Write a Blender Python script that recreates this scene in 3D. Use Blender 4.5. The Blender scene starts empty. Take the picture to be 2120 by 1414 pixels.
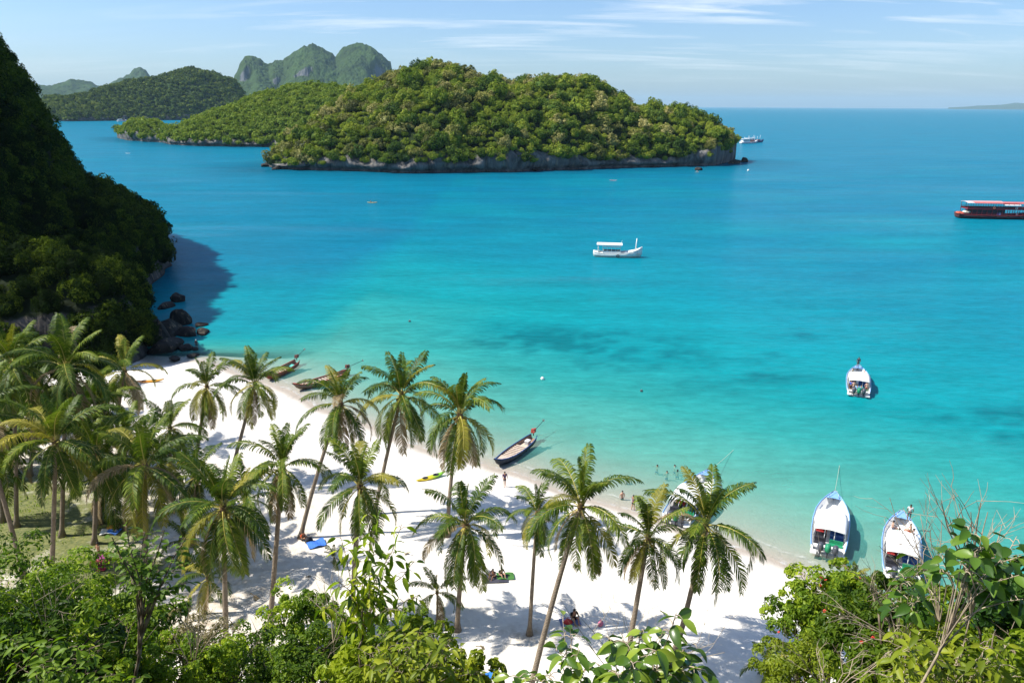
import bpy, bmesh, math, random
import numpy as np
from mathutils import Vector, Matrix

R = math.radians
SC = bpy.context.scene
COL = SC.collection

# ------------------------------------------------------------------ camera
CAM_H = 38.0
FPX = 1531.0                       # focal length in pixels of the 2120 px wide photograph
PITCH = math.atan(487.8 / FPX)
ROLL = 0.0045
_F = Vector((0, math.cos(PITCH), -math.sin(PITCH)))
_U0 = Vector((0, math.sin(PITCH), math.cos(PITCH)))
_R0 = Vector((1, 0, 0))
_Rr = _R0 * math.cos(ROLL) + _U0 * math.sin(ROLL)
_Ur = _U0 * math.cos(ROLL) - _R0 * math.sin(ROLL)
CAMP = Vector((0, 0, CAM_H))
cam_d = bpy.data.cameras.new('camera')
cam_d.sensor_width = 36.0
cam_d.lens = 36.0 * FPX / 2120.0
cam_d.clip_start = 0.1
cam_d.clip_end = 200000.0
cam = bpy.data.objects.new('camera', cam_d)
COL.objects.link(cam)
M = Matrix.Identity(4)
for i in range(3):
    M[i][0] = _Rr[i]; M[i][1] = _Ur[i]; M[i][2] = -_F[i]; M[i][3] = CAMP[i]
cam.matrix_world = M
SC.camera = cam

# ------------------------------------------------------------------ sky, sun, exposure
SUN_EL = 51.0
SHADOW = Vector((0.999, 0.04, 0)).normalized()      # shadows fall to the right
world = bpy.data.worlds.new('World')
SC.world = world
world.use_nodes = True
wn = world.node_tree
wn.nodes.clear()
def N(nt, t, **kw):
    n = nt.nodes.new(t)
    for k, v in kw.items():
        if k in n.inputs.keys(): n.inputs[k].default_value = v
        else: setattr(n, k, v)
    return n
def math_n(nt, op, a, b=None, clamp=False):
    n = nt.nodes.new('ShaderNodeMath'); n.operation = op; n.use_clamp = clamp
    for i, v in enumerate((a, b)):
        if v is None: continue
        if isinstance(v, (int, float)): n.inputs[i].default_value = v
        else: nt.links.new(v, n.inputs[i])
    return n.outputs[0]
def mixc(nt, fac, a, b, mode='MIX'):
    n = nt.nodes.new('ShaderNodeMix'); n.data_type = 'RGBA'; n.blend_type = mode
    for s, v in ((n.inputs[0], fac), (n.inputs[6], a), (n.inputs[7], b)):
        if isinstance(v, (int, float)): s.default_value = v
        elif isinstance(v, (tuple, list)): s.default_value = (*v[:3], 1)
        else: nt.links.new(v, s)
    return n.outputs[2]
def ramp(nt, fac, stops, interp='LINEAR'):
    n = nt.nodes.new('ShaderNodeValToRGB'); cr = n.color_ramp; cr.interpolation = interp
    while len(cr.elements) < len(stops): cr.elements.new(0.5)
    for e, (p, c) in zip(cr.elements, stops):
        e.position = p
        e.color = (c, c, c, 1) if isinstance(c, (int, float)) else (*c[:3], 1)
    nt.links.new(fac, n.inputs[0])
    return n.outputs[0]
def noise_n(nt, vec, scale, detail=3.0, rough=0.5, dist=0.0):
    n = nt.nodes.new('ShaderNodeTexNoise')
    n.inputs['Scale'].default_value = scale; n.inputs['Detail'].default_value = detail
    n.inputs['Roughness'].default_value = rough; n.inputs['Distortion'].default_value = dist
    if vec is not None: nt.links.new(vec, n.inputs['Vector'])
    return n.outputs[0]
def mapping(nt, vec, scale=(1, 1, 1), rot=(0, 0, 0), loc=(0, 0, 0)):
    n = nt.nodes.new('ShaderNodeMapping')
    n.inputs['Scale'].default_value = scale; n.inputs['Rotation'].default_value = rot
    n.inputs['Location'].default_value = loc
    nt.links.new(vec, n.inputs['Vector'])
    return n.outputs[0]

sky = N(wn, 'ShaderNodeTexSky'); sky.sky_type = 'NISHITA'
sky.sun_disc = False
sky.sun_elevation = R(SUN_EL)
sky.sun_rotation = R(-90)
sky.altitude = 0; sky.air_density = 1.0; sky.dust_density = 0.9; sky.ozone_density = 2.0
tc = N(wn, 'ShaderNodeTexCoord')
sep = N(wn, 'ShaderNodeSeparateXYZ'); wn.links.new(tc.outputs['Generated'], sep.inputs[0])
den = math_n(wn, 'ADD', math_n(wn, 'MAXIMUM', sep.outputs[2], 0.0), 0.10)
cmb = N(wn, 'ShaderNodeCombineXYZ')
wn.links.new(math_n(wn, 'DIVIDE', sep.outputs[0], den), cmb.inputs[0])
wn.links.new(math_n(wn, 'DIVIDE', sep.outputs[1], den), cmb.inputs[1])
cv = mapping(wn, cmb.outputs[0], scale=(0.55, 2.3, 1), rot=(0, 0, R(-10)), loc=(6.1, 0.2, 0))
c1 = noise_n(wn, cv, 1.15, 7, 0.62, 0.5)
cv2 = mapping(wn, cmb.outputs[0], scale=(0.35, 0.6, 1), loc=(2.6, 5.2, 0))
c2 = noise_n(wn, cv2, 0.8, 3, 0.5)
cl = math_n(wn, 'MULTIPLY', ramp(wn, c1, [(0.49, 0.0), (0.70, 1.0)]), ramp(wn, c2, [(0.36, 0.06), (0.60, 1.0)]))
cl = math_n(wn, 'MULTIPLY', math_n(wn, 'MULTIPLY', cl, 0.85), ramp(wn, sep.outputs[2], [(0.015, 0.12), (0.12, 1.0)]))
skyc = mixc(wn, 1.0, sky.outputs[0], (0.82, 0.99, 1.24), 'MULTIPLY')
colw = mixc(wn, cl, skyc, (8.4, 8.7, 9.0))
bg = N(wn, 'ShaderNodeBackground'); bg.inputs['Strength'].default_value = 0.093
wn.links.new(colw, bg.inputs['Color'])
wo = N(wn, 'ShaderNodeOutputWorld'); wn.links.new(bg.outputs[0], wo.inputs['Surface'])

sun_d = bpy.data.lights.new('sun', 'SUN')
sun_d.energy = 5.0; sun_d.angle = R(0.55); sun_d.color = (1.0, 0.95, 0.86)
sun = bpy.data.objects.new('sun', sun_d); COL.objects.link(sun)
Ldir = Vector((SHADOW.x * math.cos(R(SUN_EL)), SHADOW.y * math.cos(R(SUN_EL)), -math.sin(R(SUN_EL))))
sun.rotation_mode = 'QUATERNION'; sun.rotation_quaternion = Ldir.to_track_quat('-Z', 'Y')
sun.location = (-100, 0, 150)

vs = SC.view_settings
vs.view_transform = 'Standard'; vs.look = 'None'; vs.gamma = 1.0; vs.use_curve_mapping = False
vs.exposure = 0.6
cy = SC.cycles
cy.use_denoising = True
try: cy.denoiser = 'OPENIMAGEDENOISE'
except Exception: pass
cy.max_bounces = 7; cy.diffuse_bounces = 3; cy.glossy_bounces = 3; cy.transmission_bounces = 3
cy.transparent_max_bounces = 8; cy.volume_bounces = 0
cy.caustics_reflective = False; cy.caustics_refractive = False
cy.sample_clamp_indirect = 6.0

# ------------------------------------------------------------------ survey helpers
def ray(px, py):
    return _F + _Rr * ((px - 1060.0) / FPX) - _Ur * ((py - 707.0) / FPX)
def G(px, py, z=0.0):
    d = ray(px, py); t = (z - CAM_H) / d.z
    return CAMP + d * t
def atY(px, py, y):
    d = ray(px, py); return CAMP + d * (y / d.y)

# ------------------------------------------------------------------ numpy noise
def _h(ix, iy, seed):
    h = (ix.astype(np.int64) * 374761393 + iy.astype(np.int64) * 668265263 + seed * 144269504) & 0xffffffff
    h = ((h ^ (h >> 13)) * 1274126177) & 0xffffffff
    h = (h ^ (h >> 16)) & 0xffffffff
    return h / 4294967295.0
def vnoise(x, y, seed=0):
    x = np.asarray(x, float); y = np.asarray(y, float)
    ix = np.floor(x); iy = np.floor(y); fx = x - ix; fy = y - iy
    fx = fx * fx * (3 - 2 * fx); fy = fy * fy * (3 - 2 * fy)
    a = _h(ix, iy, seed); b = _h(ix + 1, iy, seed); c = _h(ix, iy + 1, seed); d = _h(ix + 1, iy + 1, seed)
    return (a * (1 - fx) + b * fx) * (1 - fy) + (c * (1 - fx) + d * fx) * fy
def fbm(x, y, seed=0, oct=4):
    s = 0; a = 0.5; f = 1.0
    for i in range(oct):
        s = s + a * vnoise(np.asarray(x) * f, np.asarray(y) * f, seed + i * 17); a *= 0.5; f *= 2.03
    return s / (1 - 0.5 ** oct)          # 0..1

# ------------------------------------------------------------------ mesh helpers
def mesh_np(name, V, F, mats, smooth=False, attrs=None, midx=None):
    me = bpy.data.meshes.new(name)
    V = np.ascontiguousarray(V, dtype=np.float32).reshape(-1, 3)
    if isinstance(F, np.ndarray): F = [F]
    F = [np.asarray(f, dtype=np.int32) for f in F if len(f)]
    loops = np.concatenate([f.ravel() for f in F]).astype(np.int32)
    tot = np.concatenate([np.full(len(f), f.shape[1], np.int32) for f in F])
    start = np.concatenate([[0], np.cumsum(tot)[:-1]]).astype(np.int32)
    me.vertices.add(len(V)); me.vertices.foreach_set('co', V.ravel())
    me.loops.add(len(loops)); me.loops.foreach_set('vertex_index', loops)
    me.polygons.add(len(tot)); me.polygons.foreach_set('loop_start', start)
    if midx is not None: me.polygons.foreach_set('material_index', np.asarray(midx, np.int32))
    me.polygons.foreach_set('use_smooth', np.full(len(tot), bool(smooth)))
    if not isinstance(mats, (list, tuple)): mats = [mats]
    for m in mats: me.materials.append(m)
    for k, a in (attrs or {}).items():
        at = me.attributes.new(k, 'FLOAT', 'POINT'); at.data.foreach_set('value', np.asarray(a, np.float32))
    me.update(calc_edges=True)
    return me
def add(name, me, parent=None, loc=(0, 0, 0), rot=(0, 0, 0), scale=1.0):
    o = bpy.data.objects.new(name, me); COL.objects.link(o)
    if parent is not None: o.parent = parent
    o.location = loc; o.rotation_euler = rot
    o.scale = (scale,) * 3 if isinstance(scale, (int, float)) else scale
    return o
def tag(o, label=None, cat=None, group=None, kind=None):
    for k, v in (('label', label), ('category', cat), ('group', group), ('kind', kind)):
        if v: o[k] = v
    return o
def thing(name, label, cat, loc=(0, 0, 0), rz=0.0, group=None):
    o = bpy.data.objects.new(name, None); COL.objects.link(o)
    o.empty_display_size = 0.2
    o.location = loc; o.rotation_euler = (0, 0, rz)
    return tag(o, label, cat, group)

class MB:
    """collects shapes of one part"""
    def __init__(s): s.v = []; s.f = []
    def pts(s, P):
        b = len(s.v); s.v.extend([tuple(p) for p in P]); return b
    def box(s, c, d, rz=0.0, rx=0.0, ry=0.0, taper=1.0):
        m = Matrix.Rotation(rz, 3, 'Z') @ Matrix.Rotation(ry, 3, 'Y') @ Matrix.Rotation(rx, 3, 'X')
        P = []
        for z in (-1, 1):
            k = taper if z > 0 else 1.0
            for x, y in ((-1, -1), (1, -1), (1, 1), (-1, 1)):
                P.append(Vector(c) + m @ Vector((x * d[0] / 2 * k, y * d[1] / 2 * k, z * d[2] / 2)))
        b = s.pts(P)
        s.f += [(b + 3, b + 2, b + 1, b), (b + 4, b + 5, b + 6, b + 7)]
        for i in range(4):
            j = (i + 1) % 4; s.f.append((b + i, b + j, b + 4 + j, b + 4 + i))
        return s
    def loft(s, secs, closed=True, caps=True):
        n = len(secs[0]); bs = [s.pts(q) for q in secs]
        for a, b in zip(bs, bs[1:]):
            for i in range(n if closed else n - 1):
                j = (i + 1) % n
                s.f.append((a + i, a + j, b + j, b + i))
        if caps and closed:
            s.f.append(tuple(bs[0] + i for i in range(n))[::-1]); s.f.append(tuple(bs[-1] + i for i in range(n)))
        return s
    def tube(s, path, rad, n=8, caps=True):
        P = [Vector(p) for p in path]
        if isinstance(rad, (int, float)): rad = [rad] * len(P)
        t = (P[1] - P[0]).normalized()
        up = Vector((0, 0, 1)) if abs(t.z) < 0.9 else Vector((1, 0, 0))
        u = t.cross(up).normalized(); secs = []
        for i, p in enumerate(P):
            t = (P[min(i + 1, len(P) - 1)] - P[max(i - 1, 0)]).normalized()
            u = (u - t * u.dot(t)).normalized(); w = t.cross(u)
            secs.append([p + (u * math.cos(a) + w * math.sin(a)) * rad[i] for a in [2 * math.pi * k / n for k in range(n)]])
        return s.loft(secs, True, caps)
    def ball(s, c, r, n=8, m=6):
        if isinstance(r, (int, float)): r = (r, r, r)
        secs = []
        for i in range(m + 1):
            ph = -math.pi / 2 + math.pi * i / m; k = max(math.cos(ph), 0.02)
            secs.append([(c[0] + r[0] * k * math.cos(2 * math.pi * j / n), c[1] + r[1] * k * math.sin(2 * math.pi * j / n), c[2] + r[2] * math.sin(ph)) for j in range(n)])
        return s.loft(secs)
    def quad(s, a, b, c, d):
        k = s.pts((a, b, c, d)); s.f.append((k, k + 1, k + 2, k + 3)); return s
    def mesh(s, name, mat, smooth=False):
        me = bpy.data.meshes.new(name); me.from_pydata([tuple(v) for v in s.v], [], s.f)
        me.materials.append(mat)
        if smooth: me.polygons.foreach_set('use_smooth', [True] * len(me.polygons))
        me.update(); return me
    def build(s, name, mat, parent=None, smooth=False, **kw):
        return add(name, s.mesh(name, mat, smooth), parent, **kw)

def copy_tree(o, parent=None):
    c = o.copy(); COL.objects.link(c)
    if parent is not None: c.parent = parent
    for ch in list(o.children): copy_tree(ch, c)
    return c

# ------------------------------------------------------------------ materials
MATS = {}
def new_mat(name):
    m = bpy.data.materials.new(name); m.use_nodes = True
    nt = m.node_tree; nt.nodes.clear(); MATS[name] = m
    return m, nt, N(nt, 'ShaderNodeOutputMaterial')
def plain(name, col, rough=0.5, var=0.12, scale=3.0, metal=0.0, spec=0.4, wear=None):
    m, nt, out = new_mat(name)
    p = N(nt, 'ShaderNodeBsdfPrincipled'); p.inputs['Roughness'].default_value = rough
    p.inputs['Metallic'].default_value = metal; p.inputs['Specular IOR Level'].default_value = spec
    t = N(nt, 'ShaderNodeTexCoord')
    f = noise_n(nt, t.outputs['Object'], scale, 5, 0.6)
    dk = tuple(c * (1 - var * 2) for c in col); lt = tuple(min(c * (1 + var), 0.95) for c in col)
    c = ramp(nt, f, [(0.3, dk), (0.7, lt)])
    if wear is not None:
        w = noise_n(nt, t.outputs['Object'], scale * 2.2, 6, 0.7)
        c = mixc(nt, ramp(nt, w, [(0.58, 0.0), (0.70, 0.7)]), c, wear)
    nt.links.new(c, p.inputs['Base Color'])
    nt.links.new(p.outputs[0], out.inputs['Surface'])
    return m
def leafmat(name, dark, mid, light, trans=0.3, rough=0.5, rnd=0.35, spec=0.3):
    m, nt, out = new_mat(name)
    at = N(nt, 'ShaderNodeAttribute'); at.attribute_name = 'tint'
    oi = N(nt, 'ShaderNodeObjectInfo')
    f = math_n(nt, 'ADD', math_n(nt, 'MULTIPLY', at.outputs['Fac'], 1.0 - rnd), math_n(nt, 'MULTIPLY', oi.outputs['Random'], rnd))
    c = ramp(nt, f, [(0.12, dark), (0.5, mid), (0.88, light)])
    p = N(nt, 'ShaderNodeBsdfPrincipled'); p.inputs['Roughness'].default_value = rough
    p.inputs['Specular IOR Level'].default_value = spec
    nt.links.new(c, p.inputs['Base Color'])
    tr = N(nt, 'ShaderNodeBsdfTranslucent')
    nt.links.new(mixc(nt, 1.0, c, (1.15, 1.25, 0.5), 'MULTIPLY'), tr.inputs['Color'])
    mx = N(nt, 'ShaderNodeMixShader'); mx.inputs[0].default_value = trans
    nt.links.new(p.outputs[0], mx.inputs[1]); nt.links.new(tr.outputs[0], mx.inputs[2])
    nt.links.new(mx.outputs[0], out.inputs['Surface'])
    return m

# ================================================================== SETTING: shore, bed, sea
SHORE_PX = [(330, 757), (407, 747), (470, 765), (561, 797), (604, 814), (648, 843), (735, 872), (830, 915), (930, 950),
            (1002, 968), (1051, 981), (1110, 998), (1200, 1030), (1294, 1056), (1362, 1075), (1440, 1102), (1505, 1124),
            (1580, 1152), (1640, 1176), (1690, 1198), (1735, 1240), (1790, 1310), (1850, 1400), (1920, 1520)]
SHORE = [G(x, y) for x, y in SHORE_PX]
FOOT = [(-58, 104), (-58, 112), (-64, 124), (-73.5, 140), (-78, 152), (-80, 163), (-84, 180), (-95, 200), (-110, 225), (-124, 242), (-160, 258), (-330, 280)]   # headland foot, seaward side
LAND = [(p.x, p.y) for p in SHORE] + [(60, 20), (200, -20), (200, -200), (-400, -200), (-400, 128), (-90, 116), (-66, 113)]
HEAD = FOOT + [(-400, 280), (-400, 40), (-170, 46), (-120, 66), (-96, 92), (-74, 100)]

def sd_poly(x, y, poly):
    """signed distance, positive inside"""
    x = np.asarray(x, float); y = np.asarray(y, float)
    d = np.full(x.shape, 1e18); ins = np.zeros(x.shape, bool)
    n = len(poly)
    for i in range(n):
        ax, ay = poly[i]; bx, by = poly[(i + 1) % n]
        ex, ey = bx - ax, by - ay
        wx, wy = x - ax, y - ay
        t = np.clip((wx * ex + wy * ey) / (ex * ex + ey * ey + 1e-12), 0, 1)
        d = np.minimum(d, (wx - ex * t) ** 2 + (wy - ey * t) ** 2)
        c = ((ay > y) != (by > y))
        with np.errstate(divide='ignore', invalid='ignore'):
            xi = ex * (y - ay) / (ey if ey != 0 else 1e-12) + ax
        ins ^= c & (x < xi)
    d = np.sqrt(d)
    return np.where(ins, d, -d)

ISL_FRONT = []     # filled by the islands: (x, y) of the feet, for the dark ring in the water
def bed_height(x, y):
    s = sd_poly(x, y, LAND)
    s = s + (fbm(x / 9, y / 9, 3, 3) - 0.5) * 2.2
    land = 1.7 * (1 - np.exp(-np.maximum(s, 0) / 8.0)) + 0.012 * np.maximum(s, 0)
    d = np.maximum(-s, 0)
    dep = 0.092 * d + 0.00030 * d * d
    dep = np.where(d > 90, 0.092 * 90 + 0.00030 * 8100 + (d - 90) * 0.0145, dep)
    dep = dep * (0.82 + 0.42 * fbm(x / 38, y / 24, 8, 3))
    bank = np.exp(-(((x + 40) / 34) ** 2 + ((y - 150) / 42) ** 2))       # pale sandbank off the headland
    dep = dep * (1 - 0.12 * bank)
    dep = np.where((x < -30) & (y > 112), dep + 6.0 * np.clip((-30 - x) / 14, 0, 1) * np.clip((y - 112) / 14, 0, 1), dep)
    dep = np.minimum(dep, 15)
    z = np.where(s > 0, land, -dep)
    z = z + np.where(s > 0, (fbm(x / 2.3, y / 2.3, 5, 3) - 0.5) * 0.22 * np.clip(s / 5, 0, 1), 0)
    return z
def gz(x, y):
    return float(bed_height(np.array([x]), np.array([y]))[0])
def ground(px, py):
    z = 1.0
    for _ in range(5):
        p = G(px, py, z); z = gz(p.x, p.y)
    return G(px, py, z)

# axes of the shared grid: fine over the beach, coarse far out
ax = np.concatenate([[-42000, -30000, -12000, -5000, -2500, -1400, -900], np.arange(-640, -130, 14), np.arange(-130, 120, 1.25), np.arange(120, 700, 14), [900, 1400, 2500, 5000, 12000, 30000, 42000]])
ay = np.concatenate([[-3000, -400, -120, -40, 0, 15], np.arange(22, 160, 1.25), np.arange(160, 900, 8), [1000, 1300, 2000, 4000, 9000, 25000, 42000]])
GX, GY = np.meshgrid(ax, ay)
bedz = bed_height(GX.ravel(), GY.ravel()).reshape(GX.shape)
def grid_faces(ny, nx):
    i = np.arange(ny * nx).reshape(ny, nx)
    return np.stack([i[:-1, :-1], i[:-1, 1:], i[1:, 1:], i[1:, :-1]], -1).reshape(-1, 4)
GF = grid_faces(*GX.shape)
# reef and weed patches on the bed, seen through the water
reef = np.zeros(GX.shape)
for px, py, rx, ry, st in [(1130, 735, 17, 8, 1.0), (1230, 745, 14, 10, .9), (1040, 745, 7, 6, .7), (1640, 722, 5, 2.5, .8), (1390, 765, 6, 4, .6), (1585, 815, 6, 3, .7),
                           (1430, 830, 9, 4, .35), (2085, 915, 9, 6, .9), (1290, 790, 10, 4, .6), (1500, 780, 8, 3, .4), (1610, 766, 3, 2, .6), (560, 690, 10, 3, .25), (1180, 790, 8, 3, .5), (640, 640, 16, 4, .2)]:
    c = G(px, py, -2.5)
    reef = np.maximum(reef, st * np.exp(-(((GX - c.x) / rx) ** 2 + ((GY - c.y) / ry) ** 2)))
reef = np.clip(reef * 1.5 * np.clip(fbm(GX / 2.8, GY / 2.0, 31, 4) * 3.0 - 1.0, 0, 1.3), 0, 1)
# grass on the flat behind the left palms
grass = np.zeros(GX.shape)
for px, py, rx, ry, st in [(120, 1120, 8, 4.5, .8), (60, 1060, 7, 3.5, .7), (230, 1110, 4.5, 3, 1.0), (20, 1150, 7, 5, .85), (200, 1190, 7, 4, .9), (-100, 1100, 16, 10, 1.0), (60, 1010, 8, 4, .6), (310, 1220, 5, 3, .4)]:
    c = G(px, py, 1.5)
    grass = np.maximum(grass, st * np.exp(-(((GX - c.x) / rx) ** 2 + ((GY - c.y) / ry) ** 2)))
litter_shade = np.zeros(GX.shape)  # leaf litter; the broad left patches also put the grove's shade into the sand
for px, py, rx, ry, st in [(450, 1250, 8, 6, .8), (330, 1330, 8, 6, 1.0), (560, 1330, 6, 4, .7), (160, 1060, 12, 5, .5), (640, 1120, 2, 1.2, .7), (690, 1160, 2.2, 1.4, .5), (1095, 1330, 2.2, 1.4, .9), (100, 960, 14, 6, .6), (800, 1300, 5, 3, .4), (0, 1250, 14, 10, .9), (400, 1230, 16, 8, .30), (150, 1080, 26, 12, .75), (280, 1180, 17, 9, .7), (520, 1240, 9, 5, .5), (750, 1330, 14, 5, .18), (100, 900, 22, 10, .7)]:
    c = G(px, py, 1.2)
    litter_shade = np.maximum(litter_shade, st * np.exp(-(((GX - c.x) / rx) ** 2 + ((GY - c.y) / ry) ** 2)))

def sand_material():
    m, nt, out = new_mat('sand')
    geo = N(nt, 'ShaderNodeNewGeometry'); pos = geo.outputs['Position']
    sp = N(nt, 'ShaderNodeSeparateXYZ'); nt.links.new(pos, sp.inputs[0])
    f = noise_n(nt, pos, 0.35, 6, 0.62)
    dry = ramp(nt, f, [(0.30, (0.68, 0.63, 0.55)), (0.65, (0.82, 0.78, 0.71))])
    sp_n = noise_n(nt, pos, 2.8, 5, 0.7)
    dry = mixc(nt, ramp(nt, sp_n, [(0.60, 0.0), (0.74, 0.35)]), dry, (0.50, 0.43, 0.34))
    wet = (0.40, 0.345, 0.285)
    wz = math_n(nt, 'ADD', sp.outputs[2], math_n(nt, 'MULTIPLY', noise_n(nt, pos, 0.25, 3), 0.25))
    c = mixc(nt, ramp(nt, wz, [(0.22, 1.0), (0.52, 0.0)]), dry, wet)
    gr = N(nt, 'ShaderNodeAttribute'); gr.attribute_name = 'grass'
    gn = noise_n(nt, pos, 0.55, 6, 0.65)
    gm = ramp(nt, math_n(nt, 'ADD', math_n(nt, 'MULTIPLY', gr.outputs['Fac'], 0.62), math_n(nt, 'MULTIPLY', gn, 0.7)), [(0.52, 0.0), (0.74, 0.95)])
    gcol = ramp(nt, noise_n(nt, pos, 3.0, 4, 0.7), [(0.3, (0.055, 0.085, 0.018)), (0.7, (0.20, 0.20, 0.06))])
    gm2 = math_n(nt, 'MULTIPLY', gm, ramp(nt, gr.outputs['Fac'], [(0.1, 0.0), (0.35, 1.0)]))
    li = N(nt, 'ShaderNodeAttribute'); li.attribute_name = 'litter_shade'
    lf = math_n(nt, 'MULTIPLY', li.outputs['Fac'], ramp(nt, noise_n(nt, pos, 1.3, 6, 0.7), [(0.35, 0.1), (0.65, 1.0)]))
    c = mixc(nt, lf, c, (0.33, 0.255, 0.165))
    c = mixc(nt, gm2, c, gcol)
    rf = N(nt, 'ShaderNodeAttribute'); rf.attribute_name = 'reef'
    c = mixc(nt, rf.outputs['Fac'], c, (0.05, 0.045, 0.045))
    p = N(nt, 'ShaderNodeBsdfPrincipled'); p.inputs['Roughness'].default_value = 0.85
    p.inputs['Specular IOR Level'].default_value = 0.15
    nt.links.new(c, p.inputs['Base Color'])
    bh = noise_n(nt, pos, 1.8, 6, 0.65)
    bm_ = N(nt, 'ShaderNodeBump'); bm_.inputs['Strength'].default_value = 0.6; bm_.inputs['Distance'].default_value = 0.18
    nt.links.new(bh, bm_.inputs['Height']); nt.links.new(bm_.outputs[0], p.inputs['Normal'])
    nt.links.new(p.outputs[0], out.inputs['Surface'])
    return m
MSAND = sand_material()
me = mesh_np('beach', np.stack([GX, GY, bedz], -1), GF, MSAND, True, {'reef': reef.ravel(), 'grass': grass.ravel(), 'litter_shade': litter_shade.ravel()})
beach = add('beach', me); tag(beach, kind='structure')
beach['label'] = 'white sand beach running down under the turquoise shallows'

def water_material():
    m, nt, out = new_mat('sea_water')
    geo = N(nt, 'ShaderNodeNewGeometry'); pos = geo.outputs['Position']
    at = N(nt, 'ShaderNodeAttribute'); at.attribute_name = 'depth'
    d = at.outputs['Fac']
    T = math_n(nt, 'EXPONENT', math_n(nt, 'MULTIPLY', d, -0.52))
    dn = math_n(nt, 'DIVIDE', d, 15.0)
    pn = noise_n(nt, mapping(nt, pos, (0.012, 0.03, 1)), 1.0, 4, 0.55)
    dn2 = math_n(nt, 'ADD', dn, math_n(nt, 'MULTIPLY', math_n(nt, 'SUBTRACT', pn, 0.5), math_n(nt, 'MULTIPLY', dn, 0.5)))
    body = ramp(nt, dn2, [(0.0, (0.17, 0.50, 0.40)), (0.07, (0.105, 0.44, 0.37)), (0.18, (0.028, 0.315, 0.295)), (0.33, (0.004, 0.235, 0.258)),
                          (0.6, (0.002, 0.200, 0.252)), (0.85, (0.002, 0.162, 0.238)), (1.0, (0.002, 0.145, 0.236))])
    rfa = N(nt, 'ShaderNodeAttribute'); rfa.attribute_name = 'reef'          # less light comes back up over a dark bed
    body = mixc(nt, rfa.outputs['Fac'], body, mixc(nt, 1.0, body, (0.45, 0.62, 0.66), 'MULTIPLY'))
    di = N(nt, 'ShaderNodeBsdfDiffuse')
    rip = noise_n(nt, mapping(nt, pos, (0.35, 0.9, 1), (0, 0, R(6))), 0.9, 6, 0.7)
    far_r = noise_n(nt, mapping(nt, pos, (0.03, 0.12, 1), (0, 0, R(3))), 1.0, 7, 0.72)
    body = mixc(nt, 1.0, body, ramp(nt, math_n(nt, 'ADD', math_n(nt, 'MULTIPLY', rip, .5), math_n(nt, 'MULTIPLY', far_r, .5)), [(0.36, 0.74), (0.64, 1.20)]), 'MULTIPLY')
    nt.links.new(body, di.inputs['Color'])
    tr = N(nt, 'ShaderNodeBsdfTransparent')
    nt.links.new(mixc(nt, ramp(nt, dn, [(0.0, 0.0), (0.12, 1.0)]), (1, 1, 1), (0.55, 0.95, 0.90)), tr.inputs['Color'])
    mx = N(nt, 'ShaderNodeMixShader'); nt.links.new(T, mx.inputs[0])
    nt.links.new(di.outputs[0], mx.inputs[1]); nt.links.new(tr.outputs[0], mx.inputs[2])
    # ripples
    n1 = noise_n(nt, mapping(nt, pos, (0.55, 1.0, 1), (0, 0, R(12))), 0.9, 5, 0.62)
    n2 = noise_n(nt, mapping(nt, pos, (0.10, 0.22, 1), (0, 0, R(-8))), 1.0, 3, 0.5)
    bh = math_n(nt, 'ADD', n1, math_n(nt, 'MULTIPLY', n2, 1.2))
    b = N(nt, 'ShaderNodeBump'); b.inputs['Strength'].default_value = 0.7; b.inputs['Distance'].default_value = 0.28
    nt.links.new(bh, b.inputs['Height'])
    g = N(nt, 'ShaderNodeBsdfGlossy'); g.inputs['Roughness'].default_value = 0.12
    g.inputs['Color'].default_value = (0.9, 0.97, 1, 1)
    nt.links.new(b.outputs[0], g.inputs['Normal']); nt.links.new(b.outputs[0], di.inputs['Normal'])
    fr = N(nt, 'ShaderNodeFresnel'); fr.inputs['IOR'].default_value = 1.33
    nt.links.new(b.outputs[0], fr.inputs['Normal'])
    lane = noise_n(nt, mapping(nt, pos, (0.006, 0.035, 1), (0, 0, R(-7))), 1.0, 5, 0.6, 0.8)
    lf = ramp(nt, lane, [(0.35, 0.18), (0.60, 0.30), (0.70, 0.95)])
    ff = math_n(nt, 'MINIMUM', math_n(nt, 'MULTIPLY', fr.outputs[0], lf), 0.22)
    m2 = N(nt, 'ShaderNodeMixShader'); nt.links.new(ff, m2.inputs[0])
    # thin broken swash line at the very edge and a fainter one behind it
    fd = math_n(nt, 'ADD', d, math_n(nt, 'MULTIPLY', math_n(nt, 'SUBTRACT', noise_n(nt, pos, 0.5, 4, 0.6), 0.5), 0.22))
    fl_ = ramp(nt, fd, [(0.0, 0.0), (0.02, 0.55), (0.06, 0.0), (0.17, 0.0), (0.19, 0.28), (0.22, 0.0)])
    fl_ = math_n(nt, 'MULTIPLY', fl_, ramp(nt, noise_n(nt, pos, 0.9, 5, 0.7), [(0.42, 0.0), (0.60, 1.0)]))
    fo = N(nt, 'ShaderNodeBsdfDiffuse'); fo.inputs['Color'].default_value = (0.80, 0.82, 0.82, 1)
    m0 = N(nt, 'ShaderNodeMixShader'); nt.links.new(fl_, m0.inputs[0]); nt.links.new(mx.outputs[0], m0.inputs[1]); nt.links.new(fo.outputs[0], m0.inputs[2])
    nt.links.new(m0.outputs[0], m2.inputs[1]); nt.links.new(g.outputs[0], m2.inputs[2])
    nt.links.new(m2.outputs[0], out.inputs['Surface'])
    return m

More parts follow.
